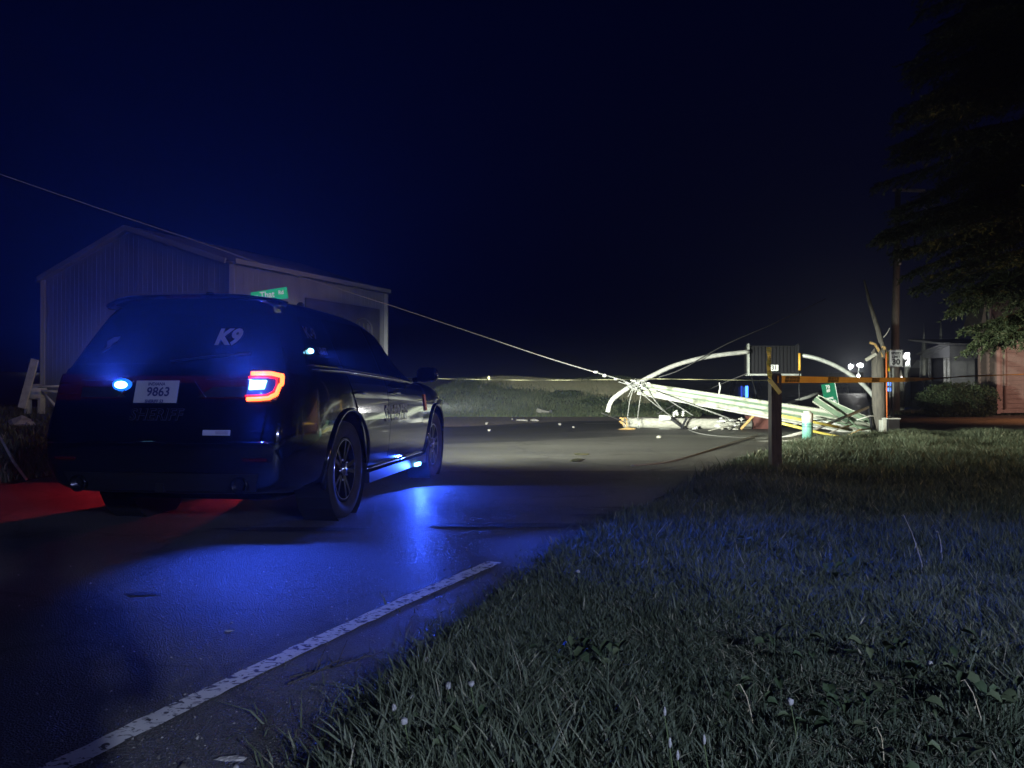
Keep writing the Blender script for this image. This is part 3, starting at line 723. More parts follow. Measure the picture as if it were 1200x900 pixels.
# full-width racetrack light bar and tail lamps
def rear_tube(pts, r, name, m_, parent=None, off=.012, n=6):
    m = MB(); P_ = []
    for i in range(len(pts) - 1):
        for t in np.linspace(0, 1, 8, endpoint=False):
            P_.append(hit_rear(pts[i][0] + (pts[i + 1][0] - pts[i][0]) * t, pts[i][1] + (pts[i + 1][1] - pts[i][1]) * t, off))
    P_.append(hit_rear(*pts[-1], off)); m.tube(P_, r, n); return m.build(name, m_, parent or suv, True)
bar = patch('tail_light_bar', [(.78, .955), (-.78, .955), (-.79, 1.11), (.79, 1.11)], hit_rear, M['lens_red'], .010, 26, 3, .02)
for s in (-1, 1):
    patch('lamp_garnish', [(s * .26, .965), (s * .60, .965), (s * .60, 1.035), (s * .36, 1.035)], hit_rear, M['black_plastic'], .016, 8, 2, .01, bar)
patch('bar_recess', [(.30, .93), (-.30, .93), (-.24, 1.06), (.24, 1.06)], hit_rear, M['paint'], .014, 8, 3, .01, bar)
rear_tube([(-.30, 1.085), (-.62, 1.085)], .006, 'chrome_strip', M['chrome'], bar)
rear_tube([(.30, 1.085), (.62, 1.085)], .006, 'chrome_strip', M['chrome'], bar)
rear_tube([(-.22, 1.08), (-.32, .965)], .006, 'chrome_strip', M['chrome'], bar)
rear_tube([(.22, 1.08), (.32, .965)], .006, 'chrome_strip', M['chrome'], bar)
for s in (-1, 1):
    lamp_ = patch('tail_light', [(s * .60, .945), (s * .80, .945), (s * .80, 1.125), (s * .60, 1.125)], hit_rear, M['lens_dark'] if s < 0 else M['lens_red'], .014, 8, 6, .02)
    C_ = [(s * .615, 1.118), (s * .75, 1.118), (s * .805, 1.105), (s * .81, 1.05), (s * .795, .985), (s * .755, .958), (s * .68, .952), (s * .61, .95)]
    if s < 0:
        # wraps slightly round the corner: drawn on the fascia and lit
        rear_tube(C_, .0145, 'lamp_ring', M['ring'], lamp_, .022, 8)
        rear_tube([(x * .975, 1.035 + (z - 1.035) * .74) for x, z in C_], .007, 'lamp_ring_inner', M['ring_edge'], lamp_, .020, 6)
        patch('strobe_light', [(-.615, 1.015), (-.715, 1.02), (-.725, 1.075), (-.615, 1.075)], hit_rear, M['strobe'], .024, 4, 3, .01, lamp_)
    else:
        rear_tube([(.62, 1.06), (.78, 1.06)], .012, 'lamp_strip', M['lens_red'], lamp_, .018)
        rear_tube([(.62, .99), (.78, .99)], .012, 'lamp_strip', M['lens_red'], lamp_, .018)
# plate
pl = patch('license_plate', [(.195, .925), (-.115, .925), (-.115, 1.075), (.195, 1.075)], hit_rear, M['plate'], .022, 2, 1, .006)
cen = hit_rear(0, 1.0, .026)
def on_rear(y0, z0, off): return lambda u, v: hit_rear(y0 - u, z0 + v, off)
pc = hit_rear(0, .925, .0265).x; pt = hit_rear(0, 1.075, .0265).x
def on_plate(y0, z0): return lambda u, v: Vector((pc + (pt - pc) * (z0 + v - .925) / .15 - .003, y0 - u, z0 + v))
put_text('plate_number', '9863', .085, M['plate_ink'], pl, on_plate(.02, 1.003), offset=.0018)
put_text('plate_state', 'INDIANA', .030, M['plate_ink'], pl, on_plate(.04, 1.057), offset=.0008)
put_text('plate_type', 'SHERIFF 53', .028, M['plate_ink'], pl, on_plate(.04, .941), offset=.0012)
# decals on the tail
put_text('k9_decal', 'K9', .155, M['decal_white'], suv, on_rear(-.37, 1.375, .016), offset=.007, shear=.12)
def outline_text(name, s, size, m_, parent, y0, z0, off):
    put_text(name, s, size, m_, parent, on_rear(y0, z0, off), offset=.004, shear=.12, spacing=1.05)
    put_text(name + '_fill', s, size, M['paint'], parent, on_rear(y0, z0, off + .004), offset=-.0005, shear=.12, spacing=1.05)
M['decal_dim'] = mat('dim_outline_decal', (.045, .043, .05), .35)
outline_text('sheriff_lettering', 'SHERIFF', .105, M['decal_dim'], suv, 0.02, .845, .012)
st = patch('dealer_sticker', [(-.33, .715), (-.52, .715), (-.52, .75), (-.33, .75)], hit_rear, M['plate'], .012, 3, 1, .004)
patch('sticker_stripe', [(-.42, .722), (-.51, .722), (-.51, .743), (-.42, .743)], hit_rear, M['decal_white'], .014, 2, 1, .002, st)
# paw-like pale decal on the left of the rear window
m = MB(); V = [hit_rear(.50 + a, 1.34 + b_, .012) for a, b_ in [(.06, -.06), (.03, -.02), (.045, .02), (0, .05), (-.05, .055), (-.04, .02), (-.01, 0), (0, -.03)]]
m.add(V, [tuple(range(8))]); m.build('shield_decal', M['decal_grey'], suv)
# side decals and lettering (right side is the one in view)
def on_right(x0, z0, off): return lambda u, v: hit_side(x0 + u, z0 + v, -1, off)
put_text('unit_lettering', 'K-9', .12, M['decal_grey'], suv, on_right(-.36, 1.44, .012), offset=.003)
put_text('unit_lettering', 'UNIT', .075, M['decal_grey'], suv, on_right(-.28, 1.31, .012), offset=.002)
put_text('sheriff_lettering', 'SHERIFF', .20, M['decal_grey'], suv, on_right(1.28, .80, .016), offset=.005, shear=.15, spacing=1.1)
patch('fender_decal', [(2.42, .80), (2.50, .80), (2.50, .98), (2.42, .98)], RS, M['decal_orange'], .012, 2, 3, .004)
# strobes: left of the plate, right quarter window, both sills
c = hit_rear(.30, 1.045, .03)
m = MB(); m.lathe([(.001, -.012), (.022, -.01), (.026, 0), (.026, .02)], (c.x, c.y, c.z), 'X', 20); m.v = [(x, (y - c.y) * 1.9 + c.y, z) for x, y, z in m.v]; sb = m.build('strobe_light', M['strobe'], suv, True)
m = MB(); m.lathe([(.001, -.002), (.036, -.001), (.044, .008), (.044, .02)], (c.x, c.y, c.z), 'X', 24); m.v = [(x, (y - c.y) * 1.6 + c.y, z) for x, y, z in m.v]; m.build('strobe_halo', M['halo_soft'], sb, True)  # glowing disc added to imitate the bloom round the strobe
m = MB(); m.lathe([(.03, .0), (.03, .025)], (c.x, c.y, c.z), 'X', 20); m.v = [(x, (y - c.y) * 1.9 + c.y, z) for x, y, z in m.v]; m.build('strobe_housing', M['black_plastic'], sb, True)
a = hit_side(-.50, 1.30, -1, .016); m = MB(); m.lathe([(.001, -.008), (.017, -.006), (.02, .004)], (a.x, a.y, a.z), 'Y', 16); m.v = [((x - a.x) * 2.4 + a.x, y, z) for x, y, z in m.v]; m.build('strobe_light', M['strobe'], suv, True)
m = MB(); m.box((2.10, -.957, .235), (.16, .03, .032)); m.build('strobe_light', M['strobe'], suv)
m = MB(); m.box((2.10, .957, .235), (.16, .03, .032)); m.build('strobe_light', glow('red_strobe_glow', (1, .03, .03), 6), suv)
# nose: grille, head lamps, windscreen
patch('windscreen', [(2.33, -.62), (2.33, .62), (1.72, .56), (1.72, -.56)], lambda x, y, off: (lambda h: h[0] + h[1] * off if h[0] else Vector((x, y, 1.4)))(bvh.ray_cast(Vector((x, y, 4)), Vector((0, 0, -1)))), M['glass'], .006, 10, 8)
gr = patch('grille', [(-.50, .62), (.50, .62), (.50, .82), (-.50, .82)], hit_front, M['black_plastic'], .008, 12, 3)
for s in (-1, 1):
    patch('headlight', [(s * .50, .68), (s * .66, .68), (s * .66, .80), (s * .50, .80)], hit_front, glow('headlight_glow', (1, 1, .92), 6) if s < 0 else bpy.data.materials['headlight_glow'], .012, 5, 3)
patch('fuel_door', [(-.62, .93), (-.44, .93), (-.44, 1.08), (-.62, 1.08)], LS, M['paint'], .006, 3, 3, .01)
# mud flap shadow gap, tow hitch
m = MB(); m.box((-1.02, 0, .36), (.16, .06, .06)); m.build('tow_hitch', M['black_plastic'], suv)
# the light these lamps throw, fixed to the car
def car_lamp(name, loc, aim, e, c, size, blend, rad=.03):
    Mx = root_matrix(suv); return lamp(name, 'SPOT', Mx @ Vector(loc), e, c, Mx @ Vector(aim), size, blend, rad)
car_lamp('tail_strobe_light', (-1.13, -.66, 1.045), (-1.72, -1.05, -.1), 350, BLUE, 80, 1.0, .03)
beam_profile(car_lamp('tail_strobe_glow', (-1.15, -.66, 1.045), (-4.0, -.9, 3.1), 520, BLUE, 106, .5, .03), [(-.8, 0), (-.62, .02), (-.52, .12), (-.42, .6), (-.3, 1), (.4, 1)])
beam_profile(car_lamp('plate_strobe_light', (-1.135, .30, 1.045), (-4.0, -.2, 3.1), 420, BLUE, 106, .5, .01), [(-.8, 0), (-.62, .02), (-.52, .12), (-.42, .6), (-.3, 1), (.4, 1)])
car_lamp('quarter_strobe_light', (-.50, -.875, 1.305), (-1.35, -4.05, .15), 900, BLUE, 54, 1.0, .01)
car_lamp('sill_strobe_light', (2.08, -1.0, .225), (1.15, -1.85, .0), 110, BLUE, 120, .3, .02)
MI = root_matrix(suv).inverted()
car_lamp('sill_red_light', (2.08, 1.0, .225), MI @ Vector((-4.75, 7.2, .0)), 380, (1, .03, .04), 72, .12, .015)
car_lamp('underbody_red_light', (1.5, .62, .215), (.66, .58, 0), 9, (1, .03, .04), 34, .3, .01)
for s in (-1, 1):
    beam_profile(car_lamp('headlight_beam', (4.12, s * .60, .80), (24, s * 2.2 - 8.2, .9), 12500, (.95, 1.0, .86), 172, .12, .04),
                 [(-.8, .012), (-.4, .03), (-.2, .15), (-.1, .46), (-.05, .85), (0, 1), (.08, .85), (.13, .36), (.17, .06), (.24, .008), (.4, .002)], 3.0)
lamp('strobe_spill', 'POINT', root_matrix(suv) @ Vector((-1.15, -.67, 1.05)), 4, BLUE, radius=.001).data.specular_factor = 0
# ------------------------------------------------------------ downed pole, steel frame and cables
def root_at(name, loc, label, cat, group=None): return thing(name, loc, label, cat, group)
def bld(mb, name, m_, root, smooth=False):      # world-space mesh moved under its thing
    l = root.location if root.parent is None else root.parent.location; mb.v = [(x - l.x, y - l.y, z - l.z) for x, y, z in mb.v]
    return mb.build(name, m_, root, smooth)
# snapped timber pole lying on the road
t = root_at('fallen_utility_pole', P(800, 502, 21.2), 'snapped grey timber pole lying flat on the road with orange broken end', 'utility pole')
a, b_ = P(734, 495, 21.4), P(880, 497.5, 21.0)
m = MB(); m.tube([a, a.lerp(b_, .3), a.lerp(b_, .7), b_], [.135, .145, .15, .15], 14); bld(m, 'pole_shaft', M['wood_grey'], t, True)
m = MB()
for i in range(26):
    an = i * 2.4; r = .13 * math.sqrt((i + .5) / 26); q = a + Vector((.03, r * math.cos(an), r * math.sin(an)))
    m.beam(q, q + Vector((-random.uniform(.05, .22), random.uniform(-.03, .03), random.uniform(-.02, .03))), .05, .035)
bld(m, 'broken_end', M['wood_raw'], t)
for px, dz, sx in ((779, -.20, .42), (779, .17, .42)):
    m = MB(); c = P(px, 497, 20.9); c.z += dz
    m.tube([c - Vector((sx / 2 - .05, 0, 0)), c - Vector((sx / 2 - .06, 0, 0)), c + Vector((sx / 2 - .06, 0, 0)), c + Vector((sx / 2 - .05, 0, 0))], [.06, .08, .08, .06], 12)
    bld(m, 'fuse_barrel', M['ceramic'], t, True)
def insulator(root, p, h=.16, r=.05, tilt=0):
    m = MB(); pr = [(.018, 0)]
    for k in range(3): z = h * (k + .3) / 3; pr += [(.02, z), (r, z + h * .08), (r * .9, z + h * .14), (.022, z + h * .18)]
    pr += [(.02, h), (.001, h + .01)]; m.lathe(pr, (0, 0, 0), n=12)
    Rm = Matrix.Rotation(tilt, 4, 'Y'); m.v = [tuple(Rm @ Vector(v) + p) for v in m.v]; return bld(m, 'insulator', M['ceramic'], root, True)
for i, (px, py, ti) in enumerate([(789, 489, .2), (794, 487, -.3), (800, 488, .1), (806, 506, 2.9), (798, 505, 3.3), (792, 504, 2.8), (811, 503, 1.2)]):
    insulator(t, P(px, py, 20.8), .15, .055, ti)
m = MB(); m.beam(P(786, 491, 20.85), P(806, 506, 20.85), .05, .05); m.beam(P(805, 489, 20.8), P(796, 507, 20.8), .05, .05); bld(m, 'bracket', M['dark_metal'], t)
for px in (732, 748, 850):
    m = MB(); q = P(px, 497, 21.1); m.tube([q + Vector((.0, .155 * math.cos(k), .155 * math.sin(k))) for k in np.linspace(0, 6.28, 18)], .012, 5, False); bld(m, 'steel_band', M['galv'], t, True)
# big fluted steel pole slanting down from the tangle to the broken stump
t = root_at('fallen_steel_pole', P(1030, 506, 19.2), 'long pale fluted steel pole slanting from the cable tangle down to the broken stump', 'utility pole')
a, b_ = P(747, 455, 20.6), P(1030, 503, 19.2); d = (b_ - a).normalized(); up = Vector((0, -.35, .94)); up = (up - d * up.dot(d)).normalized()
for k, (o0, o1, r0, r1, mm) in enumerate([(.135, .26, .045, .055, 'pale_steel'), (.09, .17, .05, .075, 'green_steel'), (.03, .07, .05, .06, 'pale_steel'), (-.03, -.03, .045, .07, 'green_steel'), (-.09, -.13, .065, .085, 'pale_steel'), (-.15, -.22, .03, .045, 'white_paint')]):
    m = MB(); n = 8; pts = [a.lerp(b_, i / n) + up * (o0 + (o1 - o0) * i / n) + Vector((.0, -.035 * (k % 2 == 0) - .012 * k, 0)) for i in range(n + 1)]
    m.tube(pts, [r0 + (r1 - r0) * i / n for i in range(n + 1)], 10); bld(m, 'pole_flange', M[mm], t, False)
m = MB(); q = a + d * 2.1 + up * .2; m.tube([q, q + up * .22, q + up * .34 + d * -.05], [.025, .022, .012], 8); bld(m, 'step_bolt', M['white_paint'], t, True)
m = MB(); q = a + d * 4.6 + up * .22; m.tube([q, q + up * .2], .025, 8); bld(m, 'step_bolt', M['white_paint'], t, True)
m = MB(); 
for i in range(9): 
    q = a + Vector((random.uniform(-.15, .5), random.uniform(-.1, .1), random.uniform(-.12, .16))); m.beam(q, q + Vector((random.uniform(-.35, .1), random.uniform(-.1, .1), random.uniform(-.05, .18))), .05, .04)
bld(m, 'split_end', M['white_paint'], t)
# curved steel frame: two arms with a ribbed dark panel between them
t = root_at('fallen_signal_frame', P(907, 500, 21.5), 'dark ribbed box held between two curved pale steel arms above the wreckage', 'steel frame')
def smooth_path(pts, n=6):
    out = []
    for i in range(len(pts) - 1):
        p0, p1, p2, p3 = pts[max(i - 1, 0)], pts[i], pts[i + 1], pts[min(i + 2, len(pts) - 1)]
        for k in range(n):
            u = k / n; out.append(.5 * ((2 * p1) + (p2 - p0) * u + (2 * p0 - 5 * p1 + 4 * p2 - p3) * u * u + (3 * p1 - p0 - 3 * p2 + p3) * u ** 3))
    out.append(pts[-1]); return out
arc = smooth_path([P(712, 483, 20.0), P(718, 468, 20.1), P(740, 452, 20.4)]) + smooth_path([P(740, 452, 20.4), P(757, 444, 20.6), P(790, 428.5, 21), P(830, 418, 21.4), P(878, 412, 21.8)])[1:]
m = MB(); m.tube(arc, .062, 10); bld(m, 'curved_arm', M['white_paint'], t, True)
arc = smooth_path([P(937, 416, 21.8), P(957, 420, 21.5), P(982, 430, 21), P(1005, 445, 20.5), P(1022, 462, 20), P(1034, 480, 19.6), P(1040, 494, 19.3)])
m = MB(); m.tube(arc, .060, 10); bld(m, 'curved_arm', M['galv'], t, True)
q0, q1 = P(877, 438, 21.9), P(936, 405, 21.9); m = MB(); m.box(((q0.x + q1.x) / 2, 22.1, (q0.z + q1.z) / 2), (q1.x - q0.x, .35, q1.z - q0.z)); pn = bld(m, 'box_body', mat('black_box_metal', (.006, .006, .009), .6), t)
for i in range(14):
    x = q0.x + (q1.x - q0.x) * (i + .5) / 14; m = MB(); m.box((x, 21.905, (q0.z + q1.z) / 2), (.03, .04, q1.z - q0.z - .06)); bld(m, 'rib', bpy.data.materials['black_box_metal'], t)
m = MB(); m.box(((q0.x + q1.x) / 2, 21.95, q0.z - .03), (q1.x - q0.x + .02, .5, .05)); bld(m, 'box_ledge', M['galv'], t)
m = MB(); m.box((P(877.5, 420, 21.8).x, 21.85, (q0.z + q1.z) / 2), (.05, .1, q1.z - q0.z + .1)); bld(m, 'side_rail', M['galv'], t)
m = MB(); m.box((P(936, 420, 21.8).x, 21.85, (q0.z + q1.z) / 2), (.05, .1, q1.z - q0.z + .1)); bld(m, 'side_rail', M['dark_metal'], t)
m = MB(); c = P(908, 431, 21.8); m.box((c.x, 21.86, c.z), (.235, .02, .17)); pb = bld(m, 'number_plate', M['sign_white'], t)
vs, fs = text_mesh('31', .17, .004); m = MB(); m.add([(c.x + v.x, 21.845, c.z + v.y) for v in vs], fs); bld(m, 'plate_digits', M['sign_ink'], pb)
m = MB(); c = P(937, 426, 21.6); m.tube([P(937, 414, 21.6), P(937, 434, 21.6)], .035, 8); bld(m, 'amber_clamp', M['tape_amber_lit'], t, True)
m = MB(); m.tube([P(937, 434, 21.6), P(936.5, 446, 21.5), P(936, 500, 21.4)], .014, 6); bld(m, 'hanger_rod', M['dark_metal'], t, True)
m = MB(); m.tube([P(880, 438, 21.9), P(888, 470, 21.5), P(896, 500, 21.3)], .03, 6); bld(m, 'box_leg', M['dark_metal'], t, True)

# loose pipes and beams of the wreck
def pipe(name, pts, r, m_, label, cat='pipe', group=None, n=8, extra=None):
    pts = [Vector(p) for p in pts]; base = min(pts, key=lambda p: p.z).copy()
    t = thing(name, base, label, cat, group); m = MB(); m.tube(pts, r, n); bld(m, 'shaft', m_, t, True)
    if extra: extra(t)
    return t
def profile_beam(pts, label):
    a, b_ = pts; t = thing('steel_channel', b_, label, 'steel beam', 'steel channels propped in the wreck')
    d = (b_ - a).normalized(); s = d.cross(Vector((0, 1, 0))).normalized()
    m = MB(); m.beam(a, b_, .13, .04, (0, 1, 0)); bld(m, 'web', M['green_steel'], t)
    for k in (-1, 1):
        m = MB(); m.beam(a + s * k * .07, b_ + s * k * .07, .016, .09, (0, 1, 0)); bld(m, 'flange', M['pale_steel'], t)
profile_beam([P(957, 466, 19.6), P(1033, 500, 18.9)], 'upper of two greenish steel channels slanting down to the stump')
profile_beam([P(954, 468, 19.4), P(993, 494, 19.0)], 'lower and shorter greenish steel channel under the upper one')
pipe('white_rod', [P(913, 514, 17.0), P(955, 503, 17.6), P(1018, 477, 18.6)], .035, M['white_paint'], 'thin white rod rising right to a dark bent bracket', 'rod')
pipe('bracket_rod', [P(1018, 476, 18.6), P(1020, 492, 18.5), P(1022, 506, 18.4), P(1027, 515, 18.0)], .035, M['dark_metal'], 'dark bent bracket hanging at the upper end of the white rod', 'bracket')
pipe('yellow_guy_guard', [P(914, 487, 17.2), P(960, 496, 17.4), P(998, 504, 17.8)], .032, M['yellow_pvc'], 'brighter upper yellow guard pipe behind the teal post', 'pipe', 'yellow guy wire guards')
pipe('yellow_guy_guard', [P(912, 495, 16.4), P(960, 507, 16.6), P(1008, 517, 16.2)], .030, M['yellow_pvc'], 'lower yellow guard pipe ending in the grass below the other', 'pipe', 'yellow guy wire guards')
pipe('grey_strut', [P(913, 475, 21.2), P(945, 466, 21.6), P(972, 456, 22.2)], [.03, .045, .06], M['galv'], 'grey strut rising behind the wooden post to the fallen green sign', 'strut')
pipe('fallen_timber', [P(885, 519, 15.6), P(935, 517, 15.6), P(985, 512, 16.3)], .035, M['wood_grey'], 'thin pale timber lying in grass left of the teal post foot', 'timber')
pipe('rusty_brace', [P(902, 471, 20.2), P(885, 485, 20.2), P(868, 503, 20.2)], .035, M['wood_raw'], 'rusty brown brace leaning from the steel pole to the debris', 'brace')
for i, (a_, b2, r_, mm, nm, lab) in enumerate([
    ((940, 488, 18.8), (1022, 509, 18.2), .022, 'galv', 'bent_rail', 'thin grey rail running low through the wreck just behind the teal post'),
    ((925, 499, 17.6), (968, 492, 18.6), .016, 'galv', 'bent_rail', 'short thin grey rail crossing low under the white rod'),
    ((985, 483, 18.6), (1012, 512, 17.8), .018, 'green_steel', 'bent_rail', 'greenish rail slanting steeply to the grass left of the dark bracket'),
    ((1004, 492, 18.4), (1034, 488, 18.6), .015, 'white_paint', 'bent_rail', 'short white rail crossing level in front of the stump foot'),
    ((968, 509, 16.6), (1000, 497, 17.6), .014, 'wood_grey', 'splintered_timber', 'thin splintered slat poking up right of the teal post'),
    ((990, 512, 16.9), (1021, 502, 17.5), .014, 'wood_raw', 'splintered_timber', 'thin orange slat lying at the foot of the bracket'),
    ((868, 484, 20.2), (905, 478, 20.4), .018, 'galv', 'bent_rail', 'thin grey rail poking left from under the steel pole beside the wooden post'),
    ((830, 507, 19.6), (872, 500, 20.4), .012, 'wood_grey', 'splintered_timber', 'pale slat lying across the white rubble')]):
    p0, p1 = P(*a_), P(*b2); p0.z = max(p0.z, .03); p1.z = max(p1.z, .03); mid = p0.lerp(p1, .5) + Vector((0, 0, .02 + .03 * (i % 2)))
    pipe(nm, [p0, mid, p1], r_, M[mm], lab, 'rail' if 'rail' in nm else 'timber')
# teal marker post
b0 = P(946, 521, 15.0); b0.z = 0
t = thing('marker_post', b0, 'short teal plastic marker post with white cap standing in the grass', 'marker post')
m = MB(); m.lathe([(.10, 0), (.10, .40), (.098, .42)], (0, 0, 0), n=24); m.build('post_body', M['teal_post'], t, True)
m = MB(); m.lathe([(.104, .42), (.104, .60), (.07, .605), (.07, .635), (.001, .64)], (0, 0, 0), n=24); m.build('cap', M['white_paint'], t, True)
m = MB(); m.lathe([(.103, .33), (.103, .34)], (0, 0, 0), n=24); m.lathe([(.103, .37), (.103, .38)], (0, 0, 0), n=24); m.build('band', M['dark_metal'], t, True)
# fallen green street sign on the right
c = P(973.5, 468, 20.6); t = thing('fallen_street_sign', P(968, 487, 20.6), 'dark green street sign standing on end behind the steel channels', 'street sign')
dx = Vector((-.18, 0, 1)).normalized(); wx_ = Vector((.97, .2, .18)).normalized(); wx_ = (wx_ - dx * wx_.dot(dx)).normalized(); nn = dx.cross(wx_)
hw, hh = .20, .43; m = MB(); V = []
for k in (0, .012):
    for a_, b2 in ((-1, -1), (1, -1), (1, 1), (-1, 1)): V.append(c + wx_ * a_ * hw + dx * b2 * hh + Vector((0, k, 0)))
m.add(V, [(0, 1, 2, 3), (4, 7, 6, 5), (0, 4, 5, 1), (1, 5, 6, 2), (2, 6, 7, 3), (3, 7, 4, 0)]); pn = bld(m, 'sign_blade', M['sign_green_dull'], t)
m = MB()
for (s_, yy, sz, xx) in [('70', .34, .13, -.03), ('60', .24, .11, -.03), ('wou', .04, .11, -.02), ('(69)', -.08, .14, .04), ('ES', -.33, .17, -.03)]:
    vs, fs = text_mesh(s_, sz, .004); m.add([c + wx_ * (v.x + xx) + dx * (v.y + yy) + Vector((0, -.01, 0)) for v in vs], fs)
bld(m, 'sign_lettering', M['sign_white'], pn)
m = MB(); m.beam(c - wx_ * -.205 - dx * .42 + Vector((0, -.006, 0)), c + wx_ * .205 + dx * .42 + Vector((0, -.006, 0)), .012, .01); bld(m, 'sign_border', M['sign_white'], pn)

# broken wooden stump with splinters
q = P(1030, 512, 18.6); q.z = 0
t = thing('broken_pole_stump', q, 'grey wooden pole stump snapped off with jagged splinters beside the speed sign', 'utility pole')
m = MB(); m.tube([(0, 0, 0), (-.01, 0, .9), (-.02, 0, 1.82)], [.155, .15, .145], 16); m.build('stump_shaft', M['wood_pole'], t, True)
m = MB()
for i in range(34):
    an = random.uniform(0, 6.28); r = .13 * math.sqrt(random.random()); p = Vector((r * math.cos(an) - .02, r * math.sin(an), 1.74))
    m.beam(p, p + Vector((random.uniform(-.05, .03), random.uniform(-.03, .03), random.uniform(.08, .34))), .04, .025, (0, 1, 0))
m.build('splinters', M['wood_pole'], t)
m = MB(); 
for (x0, z0, x1, z1) in [(.02, 1.78, .12, 2.10), (.08, 1.8, .14, 2.02), (.05, 1.7, .13, 1.95), (-.02, 1.78, .09, 2.12)]: m.beam((x0, -.06, z0), (x1, -.04, z1), .06, .03, (0, 1, 0))
m.beam((.05, -.08, 1.86), (-.14, -.10, 2.16), .045, .03, (0, 1, 0)); m.beam((-.14, -.10, 2.16), (-.26, -.10, 2.20), .05, .03, (0, 1, 0))
m.build('split_wood', M['wood_raw'], t)
m = MB(); m.tube([(.145, -.05, .02), (.15, -.05, 1.0), (.155, -.04, 1.95)], [.035, .035, .03], 8); m.build('lit_edge_tube', M['decal_orange'], t, True)  # added orange tube standing for warm light on the stump's right edge
m = MB(); m.beam((-.36, -.1, 1.78), (-.12, -.1, 1.93), .07, .06, (0, 1, 0)); m.build('broken_crosspiece', M['wood_grey'], t)
m = MB(); m.tube([(.12, 0, 1.95), (.0, .05, 2.55), (-.16, .1, 3.15), (-.28, .15, 3.75)], [.07, .06, .045, .02], 8); up_ = m.build('leaning_top', M['wood_pole'], t, True)
m = MB(); m.tube(smooth_path([Vector((.06, .03, 2.30)), Vector((.14, 0, 2.36)), Vector((.22, 0, 2.46)), Vector((.27, 0, 2.56))]), .014, 6); m.build('bent_wire', M['wire'], up_, True)
q = P(1043, 511, 18.0); q.z = 0
t = thing('utility_box', q, 'grey steel utility box on the ground at the foot of the broken stump', 'utility box')
m = MB(); m.box((.02, 0, .19), (.26, .26, .38)); m.build('box_body', M['dark_metal'], t)
m = MB(); m.box((-.17, -.06, .2), (.08, .06, .40)); m.box((-.24, -.02, .18), (.05, .06, .36)); m.build('white_duct', M['galv'], t)
m = MB(); m.box((.02, 0, .395), (.30, .30, .025)); m.build('lid', M['galv'], t)

# wooden post with tape, tied ribbon
q = P(908, 550, 9.5); q.z = 0
post = thing('wooden_post', q, 'dark square wooden post standing in the grass holding the caution tape', 'post')
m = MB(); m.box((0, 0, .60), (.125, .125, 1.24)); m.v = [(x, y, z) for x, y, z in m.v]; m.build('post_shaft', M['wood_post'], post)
m = MB(); m.box((0, 0, 1.225), (.112, .112, .018)); m.build('post_top', M['wood_post'], post)
def ribbon(pts, hgt, twist=None):
    V = []; Fq = []
    for i, p in enumerate(pts):
        tw = twist[i] if twist else 0; h_ = Vector((0, math.sin(tw), math.cos(tw))) * hgt / 2
        V += [p - h_, p + h_]
    n = len(pts); V2 = [Vector(v) + Vector((0, .0015, 0)) for v in V]; m = MB()
    Fq = [(2 * i, 2 * i + 2, 2 * i + 3, 2 * i + 1) for i in range(n - 1)] + [(2 * n + 2 * i, 2 * n + 2 * i + 1, 2 * n + 2 * i + 3, 2 * n + 2 * i + 2) for i in range(n - 1)]
    m.add(V + V2, Fq); return m
# right run (yellow tape, amber light put into its colour), thinning with distance
t = thing('caution_tape', P(912, 444, 9.42), 'amber-lit yellow barricade tape with black lettering stretched right from the wooden post', 'caution tape')
A, B = P(911.5, 444.5, 9.42), P(1130, 441, 24); B2 = P(1230, 437.5, 27)
pts = [A.lerp(B, k) + Vector((0, 0, -.05 * math.sin(math.pi * k))) for k in np.linspace(0, 1, 60)] + [B.lerp(B2, k) for k in np.linspace(.05, 1, 12)]
tw = [.12 * math.sin(i * .4) + (0 if i < 26 else min(1.15, (i - 26) * .08)) for i in range(len(pts))]
bld(ribbon(pts, .088, tw), 'tape_run', M['tape_amber_lit'], t)
def on_tape(u0, v0):
    def f(u, v):
        k = (u0 + u) / (B - A).length; p = A.lerp(B, k); p.z += -.05 * math.sin(math.pi * k); return p + Vector((0, -.006, v0 + v))
    return f
def tape_text(u0, s_, sz, v0):
    vs, fs = text_mesh(s_, sz, .0022, align='LEFT'); m = MB(); f = on_tape(u0, v0); m.add([f(v.x * 1.0, v.y) for v in vs], fs); bld(m, 'tape_lettering', M['black_ink'], t)
TL = (B - A).length
for u0, sc_ in ((.30, 1), (2.3, 1.0), (5.2, 1.0)):
    tape_text(u0, 'SHERIFF LINE DO NOT CROSS', .046, .020); tape_text(u0 - .03, 'SHERIFF LINE DO NOT CROSS', .046, -.020)
# left run, seen almost edge on, goes behind the SUV
t = thing('caution_tape', P(903, 446, 9.42), 'thin yellow tape running left from the post past the wreck towards the SUV', 'caution tape')
A2, B3, B4 = P(902, 446, 9.42), P(770, 444, 12.5), P(488, 443, 15)
pts = [A2.lerp(B3, k) for k in np.linspace(0, 1, 20)] + [B3.lerp(B4, k) + Vector((0, 0, -.03 * math.sin(k * 3.14))) for k in np.linspace(.03, 1, 40)]
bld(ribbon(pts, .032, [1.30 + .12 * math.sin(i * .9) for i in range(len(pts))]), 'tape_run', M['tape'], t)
m = MB(); c = P(573, 443, 14.0); m.rock(c, (.03, .03, .035), 3, 1); bld(m, 'knot', M['tape'], t)
